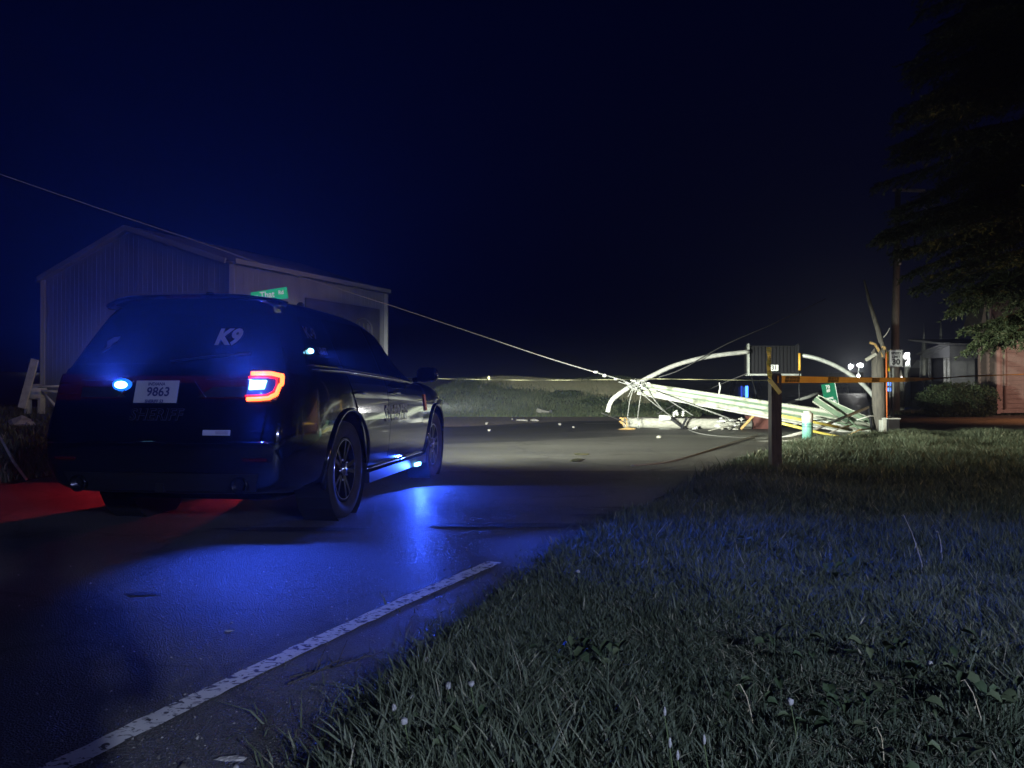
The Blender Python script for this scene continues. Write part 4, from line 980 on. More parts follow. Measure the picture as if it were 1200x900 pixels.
# tied ribbon standing up off the post and wrapped round it
t = thing('tape_ribbon', P(901, 445, 9.40), 'yellow tape end knotted on the wooden post and sticking upright', 'caution tape')
pts = smooth_path([P(901, 407, 9.45), P(901.5, 418, 9.43), P(901, 430, 9.41), P(902, 440, 9.40), P(903, 446, 9.40)], 5)
V = []; n = len(pts); m = MB()
wd = np.interp(np.linspace(0, 1, n), [0, .3, .7, 1], [.058, .05, .055, .03])
for i, p in enumerate(pts): V += [p + Vector((-wd[i] / 2, .01 * math.sin(i), 0)), p + Vector((wd[i] / 2, -.01 * math.sin(i), 0))]
V += [v + Vector((0, .002, 0)) for v in V]
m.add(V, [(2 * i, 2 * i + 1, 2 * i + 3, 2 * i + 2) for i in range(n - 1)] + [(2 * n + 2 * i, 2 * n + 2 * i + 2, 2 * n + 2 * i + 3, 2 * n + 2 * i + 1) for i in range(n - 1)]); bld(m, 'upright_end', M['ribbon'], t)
m = MB(); m.beam(P(901, 444, 9.40), P(914.5, 461, 9.40), .05, .004, (0, 1, 0)); bld(m, 'wrap', M['ribbon'], t)
vs, fs = text_mesh('LINE DO NOT', .035, .001); m = MB(); cc = P(902.2, 428, 9.39); m.add([(cc.x + v.y * .8, 9.375, cc.z - v.x) for v in vs], fs); bld(m, 'ribbon_lettering', M['black_ink'], t)

# cables
def cable(name, pts, r, label, m_='wire', n=6, cat='cable'):
    pts = smooth_path([Vector(p) for p in pts], 8); base = pts[-1].copy(); t = thing(name, base, label, cat); m = MB(); m.tube(pts, r, n); bld(m, 'strand', M[m_], t, True); return t
t = cable('sagging_cable', [P(-60, 182, 11), P(0, 204, 11.6), P(145, 254, 13.2), P(235, 284, 14.4), P(330, 317, 15.6), P(452, 356, 17.2), P(560, 392, 18.6), P(650, 422, 19.7), P(735, 447, 20.5)], list(np.interp(np.arange(65), [0, 36, 48, 64], [.006, .007, .013, .017])), 'long pale cable sagging from the upper left sky down to the wreck tangle')
for px, py, d in ((709, 440, 20.2), (722, 444, 20.4), (698, 436, 20.1)):
    m = MB(); m.rock(P(px, py, d), (.07, .05, .045), px, 1); bld(m, 'splice_clamp', M['ceramic'], t, True)
cable('rising_wire', [P(772, 442, 20.6), P(800, 432, 20.7), P(850, 404, 21.5), P(905, 380, 23), P(968, 350, 26)], .016, 'thin dark wire rising right from the tangle into the night sky', 'wire_dark')
cable('slack_wire', [P(705, 484, 20), P(730, 494, 20.6), P(733, 497, 20.9)], .012, 'short dark wire from the bent arm tip to the orange broken end', 'wire_dark')
for i, (pts, lab) in enumerate([
    ([(742, 456, 20.4), (738, 470, 20.6), (735, 491, 20.9)], 'pale wire hanging from the tangle to the timber pole, leftmost of the hanging wires'),
    ([(752, 457, 20.4), (749, 475, 20.6), (747, 491, 20.9)], 'thin pale wire hanging second from the left under the tangle'),
    ([(747, 456, 20.3), (765, 472, 20.4), (788, 489, 20.7)], 'pale wire sweeping from the tangle to the insulators, middle of the hanging wires'),
    ([(758, 456, 20.3), (772, 475, 20.5), (786, 488, 20.7)], 'pale wire hanging steeply just right of the middle one to the insulators'),
    ([(766, 458, 20.2), (810, 474, 20.1), (856, 491, 20.4)], 'thick pale rod under the steel pole reaching the white rubble'),
    ([(770, 460, 20.6), (790, 473, 20.8), (812, 487, 20.8)], 'thin grey wire just under the thick pale rod')]):
    cable('hanging_wire', [P(*q) for q in pts], .022 if i == 4 else .013, lab)
cable('trailing_wire', [P(806, 503, 20.6), P(820, 508, 18.5), P(850, 512, 17.2), P(900, 514, 16.6)], .014, 'pale wire curving along the asphalt from the insulators to the post')
cable('road_wire', [(1.6, 10.35, .02), (2.2, 10.9, .02), (3.1, 12.6, .02), (4.3, 15.0, .03), (5.6, 17.6, .03)], .012, 'yellowish wire lying on the asphalt from the dark edge towards the rubble')
cable('crossing_wire', [P(770, 485, 20.6), P(800, 470, 21.2), P(850, 448, 22), P(880, 436, 22)], .014, 'grey stay wire crossing behind the steel pole up to the ribbed box', 'wire_dark')
cable('left_edge_cable', [P(-30, 470, 9.2), P(0, 512, 8.8), P(16, 540, 8.6), P(32, 562, 8.5)], .016, 'pale cable dropping to the left verge at the picture edge')
# splintered cable tangle where everything meets
t = root_at('cable_tangle', P(745, 452, 20.2), 'knot of white clamps and curled wires where cable, arm and pole meet', 'cable knot')
m = MB()
for i in range(7): 
    p = P(735 + i * 4, 449 + (i % 3) * 3, 20.2); m.rock(p, (.09, .05, .035), i, 1)
bld(m, 'clamps', M['ceramic'], t, True)
m = MB()
for i in range(6):
    p = P(740 + 3 * i, 452, 20.1); m.tube(smooth_path([p, p + Vector((random.uniform(-.4, .1), 0, random.uniform(-.1, .2))), p + Vector((random.uniform(-.3, .4), 0, random.uniform(-.3, .2)))]), .011, 5)
bld(m, 'curled_wires', M['wire'], t, True)

# rubble and litter on the road
def chunk(name, p, size, m_, label, cat, seed, group=None):
    t = thing(name, p, label, cat, group); m = MB(); m.rock((0, 0, size[2] * .8), size, seed, 1); m.build('block', M[m_], t); return t
random.seed(9)
t = root_at('rubble_heap', P(852, 503, 20.5), 'heap of white splintered insulator rubble at the end of the timber pole', 'rubble')
for i in range(26):
    m = MB(); p = P(random.uniform(838, 872), random.uniform(490, 505), random.uniform(20.1, 20.7)); 
    if p.z < .03: p.z = .04
    m.rock((0, 0, 0), (random.uniform(.03, .12), random.uniform(.03, .08), random.uniform(.02, .05)), i, 1); m.v = [(x + p.x, y + p.y, z + p.z) for x, y, z in m.v]
    bld(m, 'shard', M['ceramic'] if i % 3 else M['wood_grey'], t)
t = root_at('brown_crate', P(893, 503, 20.9), 'low reddish brown crate behind the wooden post among the wreck', 'crate')
q = P(893, 504, 20.9); m = MB(); m.box((q.x, 21.2, .17), (.58, .5, .32)); bld(m, 'crate_body', M['brown_block'], t)
m = MB(); m.box((q.x, 21.2, .345), (.62, .54, .03)); bld(m, 'crate_lid', M['brown_block'], t)
for i, (px, py, s_, mm, nm, lab, cat) in enumerate([
    (611, 494, (.22, .08, .05), 'stone', 'broken_block', 'white broken chunk on the gravel shoulder, left one of the pair', 'rubble'),
    (626, 494, (.20, .08, .05), 'stone', 'broken_block', 'white broken chunk on the gravel shoulder, right one of the pair', 'rubble'),
    (570, 498, (.05, .05, .05), 'stone', 'pebble', 'small white stone on the shoulder, upper of two near the SUV nose', 'stone'),
    (573, 506, (.04, .04, .04), 'stone', 'pebble', 'small white stone on the asphalt, lower of two near the SUV nose', 'stone'),
    (656, 499, (.05, .05, .05), 'stone', 'pebble', 'small white stone between the gravel shoulder and the orange broken end', 'stone'),
    (672, 502, (.04, .03, .03), 'stone', 'pebble', 'tiny pale stone just left of the fallen pole end', 'stone'),
    (677, 542, (.10, .05, .03), 'leaf_clod', 'leaf_clump', 'flat clump of leaves on the worn asphalt below the dark one', 'leaf clump'),
    (682, 534, (.13, .04, .02), 'leaf_clod', 'leaf_clump', 'dark streak of torn leaves on the worn asphalt', 'leaf clump'),
    (735, 504, (.26, .05, .03), 'wood_raw', 'wood_splinter', 'orange split board on the road just below the broken pole end', 'splinter'),
    (772, 514, (.05, .04, .035), 'wood_grey', 'broken_insulator', 'broken insulator lying alone on the road below the timber pole', 'insulator'),
    (270, 742, (.022, .012, .004), 'stone', 'paper_scrap', 'tiny pale scrap on the near asphalt above the white line', 'scrap'),
    (272, 893, (.05, .02, .006), 'stone', 'paper_scrap', 'pale scrap at the bottom edge of the picture beside the line', 'scrap'),
    (600, 492, (.05, .04, .03), 'stone', 'pebble', 'tiny stone just left of the two broken chunks', 'stone')]):
    if mm == 'leaf_clod' and mm not in M: M[mm] = mat('leaf_clod', (.03, .035, .015), .9, c2=(.10, .09, .04), scale=20)
    gx, gy = gp(px, py); chunk(nm, Vector((gx, gy, .012)), s_, mm, lab, cat, i + 20)
q = P(636, 480, 32.5); q.z = hz(q.x, 32.5)
t = thing('broken_board', q, 'pale broken board lying in the bank grass across the road', 'board'); m = MB(); m.box((0, 0, .16), (.55, .25, .16), Matrix.Rotation(.25, 3, 'Y')); m.build('plank', M['stone'], t)
m = MB(); m.box((.32, .05, .14), (.14, .2, .2)); m.build('end_block', M['dark_metal'], t)
# twigs at the asphalt edge
for i, (px, py, L_w, lab) in enumerate([(395, 792, .30, 'dark twig lying at the grass edge beside the white line'), (370, 800, .16, 'short dark twig left of the longer one at the grass edge')]):
    gx, gy = gp(px, py); t = thing('twig', (gx, gy, .02), lab, 'twig'); m = MB()
    m.tube([(-L_w / 2, -.05, .0), (0, 0, .02), (L_w / 2, .06, .05)], [.004, .004, .002], 5); m.tube([(0, 0, .02), (.03, .04, .10)], [.003, .001], 5); m.tube([(.06, .02, .03), (.12, .0, .07)], [.003, .001], 5); m.build('stick', M['wood_post'], t)

# ------------------------------------------------------------ signs
q = P(316, 470, 13.0); q.z = 0
t = thing('street_sign', q, 'bright green street name sign That Rd tilted above the SUV roof', 'street sign')
m = MB(); m.tube([(0, .03, 0), (0, .03, 2.55)], .03, 8); m.build('post', M['galv'], t, True)
zc = 1 + (460 - 345.5) / F * 13; th = R(6.5)
dx = Vector((math.cos(th), -.0, math.sin(th))); dz = Vector((-math.sin(th), 0, math.cos(th))); c = Vector((0, -.03, zc))
m = MB(); V = []
for k in (-.003, .003):
    for a_, b2 in ((-1, -.72), (1, -1), (1, 1), (-1, .72)): V.append(c + dx * a_ * .31 + dz * b2 * .10 + Vector((0, k, 0)))
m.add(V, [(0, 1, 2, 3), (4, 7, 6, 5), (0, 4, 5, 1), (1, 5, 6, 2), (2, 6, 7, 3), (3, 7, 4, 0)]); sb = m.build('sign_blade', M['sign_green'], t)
m = MB()
for s_, x0, sz, bz in [('W', -.225, .07, -.012), ('That', -.035, .155, 0), ('Rd', .20, .095, .015)]:
    vs, fs = text_mesh(s_, sz, .003); m.add([c + dx * (x0 + v.x * .85) + dz * (v.y * (1) + bz) + Vector((0, -.006, 0)) for v in vs], fs)
m.build('sign_lettering', M['sign_white'], sb)
# speed limit sign with yellow diamond half behind it
q = P(1047, 480, 30); q.z = hz(q.x, 30)
t = thing('speed_limit_sign', q, 'white speed limit 30 sign on a post beside the broken stump', 'road sign')
m = MB(); m.box((0, .04, 1.3), (.06, .04, 2.7)); m.build('post', M['galv'], t)
c = P(1050, 420, 30) - q
hx_, hz_ = 8.1 / F * 30, 9.8 / F * 30
m = MB(); m.box(c, (2 * hx_, .01, 2 * hz_)); pn = m.build('sign_panel', M['sign_white'], t)
m = MB()
for s_, dz_, sz in [('SPEED', .20, .135), ('LIMIT', .055, .135), ('30', -.145, .30)]:
    vs, fs = text_mesh(s_, sz, .006 if sz < .2 else .012); m.add([c + Vector((v.x * (1.0 if sz < .2 else 1.05), -.012, v.y + dz_)) for v in vs], fs)
m.build('sign_lettering', M['sign_ink'], pn)
m = MB()
for a_, b2 in (((-1, -1), (1, -1)), ((1, -1), (1, 1)), ((1, 1), (-1, 1)), ((-1, 1), (-1, -1))):
    m.beam(c + Vector((a_[0] * hx_ * .92, -.008, a_[1] * hz_ * .93)), c + Vector((b2[0] * hx_ * .92, -.008, b2[1] * hz_ * .93)), .012, .004, (0, 1, 0))
m.build('sign_border', M['sign_ink'], pn)
q = P(1043, 480, 30.6); q.z = hz(q.x, 30.6)
t = thing('warning_sign', q, 'yellow diamond warning sign peeking out left of the speed limit sign', 'road sign')
c = P(1044, 417.5, 30.6) - q; r = 8.4 / F * 30.6; m = MB(); V = [c + Vector((a_ * r, k, b2 * r)) for k in (0, .01) for a_, b2 in ((-1, 0), (0, -1), (1, 0), (0, 1))]
m.add(V, [(0, 1, 2, 3), (4, 7, 6, 5), (0, 4, 5, 1), (1, 5, 6, 2), (2, 6, 7, 3), (3, 7, 4, 0)]); m.build('sign_panel', M['sign_yellow'], t)
m = MB(); m.box((0, .03, 1.2), (.05, .03, 2.4)); m.build('post', M['galv'], t)
m = MB(); cc = P(1041.5, 430, 30.5) - q; m.box(cc, (.07, .02, .35)); m.build('yellow_strip', M['sign_yellow'], t)

# ------------------------------------------------------------ tall utility pole on the right
q = P(1049, 470, 36); q.z = hz(q.x, 36)
t = thing('utility_pole', q, 'tall dark standing utility pole rising behind the speed limit sign', 'utility pole')
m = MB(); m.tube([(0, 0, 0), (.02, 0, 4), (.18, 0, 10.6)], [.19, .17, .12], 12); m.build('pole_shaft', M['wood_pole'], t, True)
c = P(1066, 222.5, 36) - q; m = MB(); m.box(c, (1.5, .12, .13), Matrix.Rotation(.02, 3, 'Y')); m.build('crossarm', M['wood_grey'], t)
m = MB(); c = P(1055, 306, 35.8) - q; m.lathe([(.01, -.18), (.07, -.15), (.08, .1), (.03, .18)], c, n=10); m.build('insulator', M['ceramic'], t, True)
m = MB(); m.tube([P(1083, 242, 36) - q, P(1095, 248, 36) - q, P(1108, 254, 36) - q], .03, 6); m.build('brace', M['wood_grey'], t, True)

# ------------------------------------------------------------ metal barn on the left
def wall_sheet(a, b_, z0, zt_fn, rib=.22, dep=.006, th=.12):
    """ribbed metal wall from a to b (2D), top height zt_fn(s)"""
    a, b_ = Vector((*a, 0)), Vector((*b_, 0)); L = (b_ - a).length; d = (b_ - a) / L; nrm = Vector((d.y, -d.x, 0)); m = MB(); V = []; s = 0; prof = []
    while s < L - 1e-3:
        for ds, o in ((0, 0), (rib * .70, 0), (rib * .76, dep), (rib * .92, dep), (rib * .98, 0)):
            if s + ds <= L: prof.append((s + ds, o))
        s += rib
    prof.append((L, 0))
    for s, o in prof:
        p = a + d * s + nrm * o; zt = zt_fn(s); V += [(p.x, p.y, z0), (p.x, p.y, zt)]
    n = len(prof); m.add(V, [(2 * i, 2 * i + 2, 2 * i + 3, 2 * i + 1) for i in range(n - 1)])
    return m
C0, B0, A0 = Vector((-8.30, 22.8)), Vector((-4.87, 29.6)), Vector((-16.1, 26.5))
W_ = (A0 - C0).length; D0 = B0 + (A0 - C0); zE, zR = 4.88, 6.25
M['arch'] = mat('dim_arch_paint', (.12, .12, .14), .6)
barn = thing('metal_barn', (C0.x, C0.y, 0), 'large pale ribbed metal barn with gabled roof behind the SUV', 'building')
gable = lambda s: zE + (zR - zE) * (1 - abs(s / W_ - .5) * 2)
bld(wall_sheet(A0, C0, 0, gable), 'gable_wall', M['siding_barn'], barn)
bld(wall_sheet(C0, B0, 0, lambda s: zE), 'side_wall', M['siding_barn'], barn)
bld(wall_sheet(B0, D0, 0, gable), 'gable_wall', M['siding_barn'], barn)
bld(wall_sheet(D0, A0, 0, lambda s: zE), 'side_wall', M['siding_barn'], barn)
P1, P2 = (A0 + C0) / 2, (B0 + D0) / 2; dr = (P2 - P1).normalized(); ov = .25
def roof_panel(e0, e1, r0, r1):
    m = MB(); n = 22; drp = (e0 - r0).normalized() * .22; zz = -.04
    V = []; e0b, e1b = e0 - dr * ov + drp, e1 + dr * ov + drp; r0b, r1b = r0 - dr * ov, r1 + dr * ov
    for i in range(n * 4 + 1):
        k = i / (n * 4); up_ = .035 if i % 4 == 1 or i % 4 == 2 else 0
        e = e0b.lerp(e1b, k); r = r0b.lerp(r1b, k); V += [(e.x, e.y, zE + .04 - .06 + up_), (r.x, r.y, zR + .04 + up_)]
    m.add(V, [(2 * i, 2 * i + 2, 2 * i + 3, 2 * i + 1) for i in range(n * 4)])
    k = len(m.v); m.add([(x, y, z - .10) for x, y, z in V], [(2 * i, 2 * i + 1, 2 * i + 3, 2 * i + 2) for i in range(n * 4)])
    return m
bld(roof_panel(C0, B0, P1, P2), 'roof_slope', M['roof_barn'], barn); bld(roof_panel(A0, D0, P1, P2), 'roof_slope', M['roof_barn'], barn)
def v3(p, z): return Vector((p.x, p.y, z))
out = Vector((dr.x, dr.y, 0)) * -1
for a_, za, b2, zb in ((A0, zE, P1, zR), (P1, zR, C0, zE)):
    m = MB(); m.beam(v3(a_, za) + out * .27, v3(b2, zb) + out * .27, .05, .16); bld(m, 'rake_trim', M['trim'], barn)
sd = Vector((C0.x - A0.x, C0.y - A0.y, 0)).normalized()
m = MB(); m.beam(v3(C0, zE) + sd * .22 + out * .1, v3(B0, zE) + sd * .22, .06, .14); bld(m, 'eave_trim', M['trim'], barn)
for p, o in ((C0, sd * .03 + out * .03), (B0, sd * .03), (A0, out * .03 - sd * .03)):
    m = MB(); m.box(v3(p, zE / 2) + o, (.14, .14, zE)); bld(m, 'corner_trim', M['trim'], barn)
dB = (B0 - C0).normalized(); LB = (B0 - C0).length; nB = Vector((dB.y, -dB.x, 0))
def on_barn(s, z, o): p = C0 + dB * s; return Vector((p.x, p.y, z)) + nB * o
m = MB(); V = [on_barn(s, z, o) for o in (.06, .12) for s, z in ((LB * .40, 0), (LB * .93, 0), (LB * .93, 4.15), (LB * .40, 4.15))]
m.add(V, [(0, 1, 2, 3), (4, 7, 6, 5), (0, 4, 5, 1), (1, 5, 6, 2), (2, 6, 7, 3), (3, 7, 4, 0)]); dp = bld(m, 'door_panel', M['dark_panel'], barn)
vs, fs = text_mesh('UP', .55, .01); m = MB(); m.add([on_barn(LB * .62 + v.x, 3.55 + v.y, .135) for v in vs], fs); bld(m, 'panel_lettering', M['arch'], dp)
m = MB(); m.tube([on_barn(LB * .80 + .5 * math.cos(t), 3.35 + .38 * math.sin(t), .14) for t in np.linspace(0, math.pi, 14)] + [on_barn(LB * .80 - .5, .3, .14)], .035, 6); m.tube([on_barn(LB * .80 + .5, 3.35, .14), on_barn(LB * .80 + .5, .3, .14)], .035, 6); bld(m, 'arch_frame', M['arch'], dp)
for k in range(3):
    m = MB(); m.tube([on_barn(LB * .80 - .25 + .25 * k, .3, .14), on_barn(LB * .80 - .25 + .25 * k, 3.55, .14)], .025, 6); bld(m, 'arch_bar', M['arch'], dp)

# ------------------------------------------------------------ left verge odds and ends
q = P(28, 478, 17); q.z = hz(q.x, 17)
t = thing('leaning_board', q, 'pale board leaning on the left bank beside the barn corner', 'board')
m = MB(); m.beam(P(26, 478, 17) - q, P(41, 421, 17) - q, .16, .05, (0, 1, 0)); m.build('plank', M['white_paint'], t)
q = P(41, 462, 17.4); t = thing('white_tank', (q.x, q.y, hz(q.x, q.y)), 'rounded pale tank lying behind the leaning board on the left bank', 'tank')
m = MB(); c = P(41, 459, 17.4) - t.location
m.lathe([(.001, -.26), (.12, -.22), (.18, -.1), (.18, .1), (.12, .22), (.001, .26)], c, 'X', 18); m.build('tank_shell', M['white_paint'], t, True)
for k in (-1, 1):
    m = MB(); m.box(c + Vector((k * .15, 0, -.32)), (.05, .2, .36)); m.build('tank_leg', M['galv'], t)
for i, (a_, b2, lab) in enumerate([((45, 453, 17.2), (90, 452, 17.5), 'upper pale pole lying level between the tank and the SUV'), ((48, 458, 17.0), (92, 460, 17.3), 'lower pale pole slanting between the tank and the SUV'), ((50, 460, 17), (66, 476, 16.8), 'short pale stick propped on the bank right of the tank')]):
    pipe('fallen_rail', [P(*a_), P(*b2)], .028, M['white_paint'], lab, 'rail')
for i, (px, py, s_, lab) in enumerate([(26, 502, (.20, .16, .10), 'larger pale rock on the left bank under the board'), (18, 508, (.14, .12, .08), 'smaller pale rock on the left bank beside the larger one'), (34, 497, (.10, .10, .06), 'smallest pale rock right of the larger one on the left bank')]):
    d = 14.5; q = P(px, py, d); q.z = hz(q.x, d); chunk('rock', q, s_, 'stone', lab, 'rock', 50 + i)
q = P(38, 434, 42); q.z = 0
t = thing('distant_lamp', q, 'tiny white lamp glowing far away beside the barn on the left', 'street lamp'); c = P(38, 434, 42) - q
m = MB(); m.tube([(0, 0, 0), (0, 0, c.z)], .05, 6); m.build('post', M['dark_metal'], t)
m = MB(); m.rock(c, (.14, .14, .12), 2, 2); m.build('bulb', glow('lamp_white', (1, 1, .95), 6), t, True)

# ------------------------------------------------------------ houses on the right
def lap_wall(a, b_, z0, z1, board=.20):
    a, b_ = Vector((*a, 0)), Vector((*b_, 0)); d = (b_ - a).normalized(); nrm = Vector((d.y, -d.x, 0)); m = MB(); z = z0
    while z < z1:
        zt = min(z + board, z1)
        V = [a + nrm * .045, b_ + nrm * .045, b_ + nrm * .004, a + nrm * .004, a, b_]; zz = [z, z, zt, zt, z, z]
        m.add([(p.x, p.y, h) for p, h in zip(V, zz)], [(0, 1, 2, 3), (4, 5, 1, 0)]); z += board
    return m
hz0 = .33
K = P(1169, 470, 33); K = Vector((K.x, K.y)); KL = Vector((K.x - .55, K.y + 6.0)); KR = Vector((K.x + 10, K.y + 1.2)); KB = KL + (KR - K)
house = thing('pink_house', (K.x, K.y, hz0), 'pink clapboard house lit reddish at the right edge behind the hedge', 'house')
KL2 = Vector((K.x - .70, K.y + .5))
def corner_run(a, b_, nm):
    bld(lap_wall(a, b_, hz0 - .2, 4.0), nm, M['pink_siding'], house)
KLv = P(1149, 470, 36.5); KLv = Vector((KLv.x, KLv.y)); KB = KLv + (KR - K)
corner_run(KLv, K, 'side_wall'); corner_run(K, KR, 'front_wall'); corner_run(KR, KB, 'side_wall'); corner_run(KB, KLv, 'back_wall')
for p, nm in ((K, 'corner_board'), (KLv, 'corner_board'), (K.lerp(KLv, .45), 'corner_board')):
    m = MB(); m.box((p.x - .03, p.y - .05, 2.1), (.16, .14, 4.0)); bld(m, nm, M['pink_trim'], house)
m = MB(); m.tube([(K.x + .28, K.y - .06, .3), (K.x + .28, K.y - .06, 3.7), (K.x + .20, K.y - .25, 3.95)], .05, 8); bld(m, 'downpipe', M['pink_trim'], house, True)
e = .55; dK = (KR - K).normalized(); nK = Vector((dK.y, -dK.x)); dS = (KLv - K).normalized()
E1, E2 = K + nK * e - dK * .5, KR + nK * e; T1, T2 = (K + KLv) / 2 - dK * .5, (KR + KB) / 2; G1, G2 = KLv - nK * e - dK * .5, KB - nK * e
m = MB(); m.add([v3(E1, 4.02), v3(E2, 4.02), v3(T2, 6.0), v3(T1, 6.0), v3(E1, 3.90), v3(E2, 3.90), v3(T2, 5.88), v3(T1, 5.88)], [(0, 1, 2, 3), (4, 7, 6, 5), (0, 4, 5, 1), (3, 2, 6, 7), (0, 3, 7, 4)])
m.add([v3(G1, 4.02), v3(G2, 4.02), v3(T2, 6.0), v3(T1, 6.0)], [(0, 3, 2, 1)]); bld(m, 'roof', M['shingle'], house)
m = MB(); m.beam(v3(E1, 3.93), v3(E2, 3.93), .05, .20); bld(m, 'fascia', M['pink_trim'], house)
m = MB(); m.add([v3(K, 4.0), v3(KLv, 4.0), v3((K + KLv) / 2, 5.85)], [(0, 1, 2)]); bld(m, 'gable_end', M['pink_siding'], house)
m = MB(); m.tube([v3(E1, 3.4) + Vector((-.25, 0, 0)), v3(E1, 4.4) + Vector((-.3, 0, 0)), v3(E1, 4.9) + Vector((-.2, 0, 0))], .12, 8); bld(m, 'gutter_box', M['dark_metal'], house, True)
# grey house with porch
Q0 = P(1113, 470, 46); Q0 = Vector((Q0.x, Q0.y)); Q1 = P(1152, 470, 46); Q1 = Vector((Q1.x + 1.5, Q1.y + .3)); Q2 = P(1082, 470, 56); Q2 = Vector((Q2.x, Q2.y))
g0 = .6; gh = thing('grey_house', (Q0.x, Q0.y, g0), 'dim grey house with a pale gabled porch between the sign and the pink house', 'house')
zt_ = 1 + (460 - 405) / F * 46
bld(lap_wall(Q0, Q1, 0, zt_, .16), 'front_wall', M['grey_siding'], gh)
m = MB(); V = [v3(Q0, 0), v3(Q0 + (Q2 - Q0) * .1, 0), v3(Q0 + (Q2 - Q0) * .1, zt_), v3(Q0, zt_)]; m.add(V, [(0, 1, 2, 3)])
m.add([v3(Q1, 0), v3(Q1 + Vector((0, 8)), 0), v3(Q1 + Vector((0, 8)), zt_), v3(Q1, zt_)], [(0, 1, 2, 3)]); bld(m, 'side_wall', M['grey_siding'], gh)
m = MB(); a_, b2 = v3(Q0, zt_), v3(Q1, zt_); m.add([a_ + Vector((-.4, -.4, 0)), b2 + Vector((.4, -.4, 0)), b2 + Vector((.4, 4, .55)), a_ + Vector((-.4, 4, .55)), a_ + Vector((-.4, -.4, .12)), b2 + Vector((.4, -.4, .12)), b2 + Vector((.4, 4, .67)), a_ + Vector((-.4, 4, .67))], [(0, 1, 2, 3), (4, 7, 6, 5), (0, 4, 5, 1), (1, 5, 6, 2), (2, 6, 7, 3), (3, 7, 4, 0)]); bld(m, 'roof', M['grey_siding'], gh)
m = MB(); y_ = 46.0; ga = [P(1081, 413, 50), P(1109, 404, 46), P(1113, 405, 46), P(1113, 419, 46), P(1082, 420, 50)]; m.add([tuple(p) for p in ga] + [(p.x + .1, p.y + .25, p.z) for p in ga], [(0, 1, 2, 3, 4), (9, 8, 7, 6, 5), (0, 5, 6, 1), (3, 8, 9, 4), (1, 6, 7, 2)]); bld(m, 'porch_gable', M['porch'], gh)
m = MB(); a_ = P(1077, 415, 51); b2 = P(1110, 402.5, 45.8); m.beam(a_, b2, .30, .10); bld(m, 'rake_board', M['porch'], gh)
for px, d in ((1083, 49.6), (1089.5, 48.8), (1107.5, 46.6), (1112, 46)):
    top = P(px, 419, d); bot = P(px, 448, d); m = MB(); m.tube([bot, top], .10, 8); bld(m, 'porch_post', M['white_paint'], gh, True)
m = MB(); a_, b2, c, d = P(1090, 419.5, 50), P(1107, 419.5, 48), P(1107, 447, 48), P(1090, 447, 50); m.add([a_, b2, c, d], [(0, 1, 2, 3)]); bld(m, 'porch_door', M['dark_panel'], gh)
m = MB(); m.box((P(1146, 430, 45.8).x, 45.93, 1 + 18 / F * 46), (.16, .1, 2.2)); bld(m, 'downpipe', M['dark_metal'], gh)
for px, py0, py1, lab in ((1103, 371, 404, 'taller pale pointed spike rising behind the porch roof'), (1083, 378, 414, 'shorter faint pointed spike left of the taller one behind the porch')):
    q = P(px, py1, 60); q.z = 1.0; top = P(px, py0, 60).z - q.z; t = thing('church_spire', q, lab, 'spire')
    m = MB(); m.lathe([(.32, 0), (.30, top * .45), (.12, top * .75), (.01, top)], (0, 0, 0), n=8); m.build('spire_cone', M['galv'], t)
# small far gabled shed
q = P(1073, 440, 70); q.z = 1.2; t = thing('far_shed', q, 'tiny pale gabled shed far down the road right of the speed sign', 'shed')
hw_ = 6.5 / F * 70; zt0 = P(0, 431, 70).z - q.z; zt1 = P(0, 421.5, 70).z - q.z
m = MB(); m.box((0, 1.5, zt0 / 2 - .3), (hw_ * 2, 3, zt0 + .6)); m.build('shed_wall', M['dark_panel'], t)
m = MB(); V = [(-hw_ * 1.2, -.3, zt0), (hw_ * 1.2, -.3, zt0), (0, -.3, zt1), (-hw_ * 1.2, 3.3, zt0), (hw_ * 1.2, 3.3, zt0), (0, 3.3, zt1)]; m.add(V, [(0, 1, 2), (3, 5, 4), (0, 2, 5, 3), (1, 4, 5, 2), (0, 3, 4, 1)]); m.build('shed_gable', M['trim'], t)
# grey leaning trunk pole right of the sign
q = P(1063, 466, 42); q.z = hz(q.x, 42); t = thing('grey_pole', q, 'short grey pole with a white cap right of the speed limit sign', 'pole')
m = MB(); m.tube([(0, 0, 0), P(1063, 413, 42) - q], [.17, .15], 10); m.build('pole_shaft', M['galv'], t, True)
m = MB(); m.rock(P(1060.5, 418, 41.6) - q, (.12, .1, .16), 3, 2); m.build('cap_lamp', glow('cap_lamp_glow', (1, 1, .95), 1.5), t, True)
lamp('cap_lamp_light', 'SPOT', P(1060.5, 417, 41.1) + Vector((.15, .1, .1)), 900, (.95, .97, 1), (25.5, 48, 1.8), 60, .8, .1)
q = P(1056, 466, 40); q.z = hz(q.x, 40); t = thing('traffic_barrel', q, 'small pale marker with a bright tip behind the tape right of the stump', 'marker')
m = MB(); m.lathe([(.14, 0), (.16, 1.2), (.07, 1.9), (.02, 2.1)], (0, 0, 0), n=12); m.build('marker_body', M['wood_grey'], t, True)
m = MB(); m.rock(P(1056.5, 442.5, 39.8) - q, (.08, .05, .08), 3, 1); m.build('marker_lamp', glow('marker_lamp_glow', (1, .9, .8), 3), t)

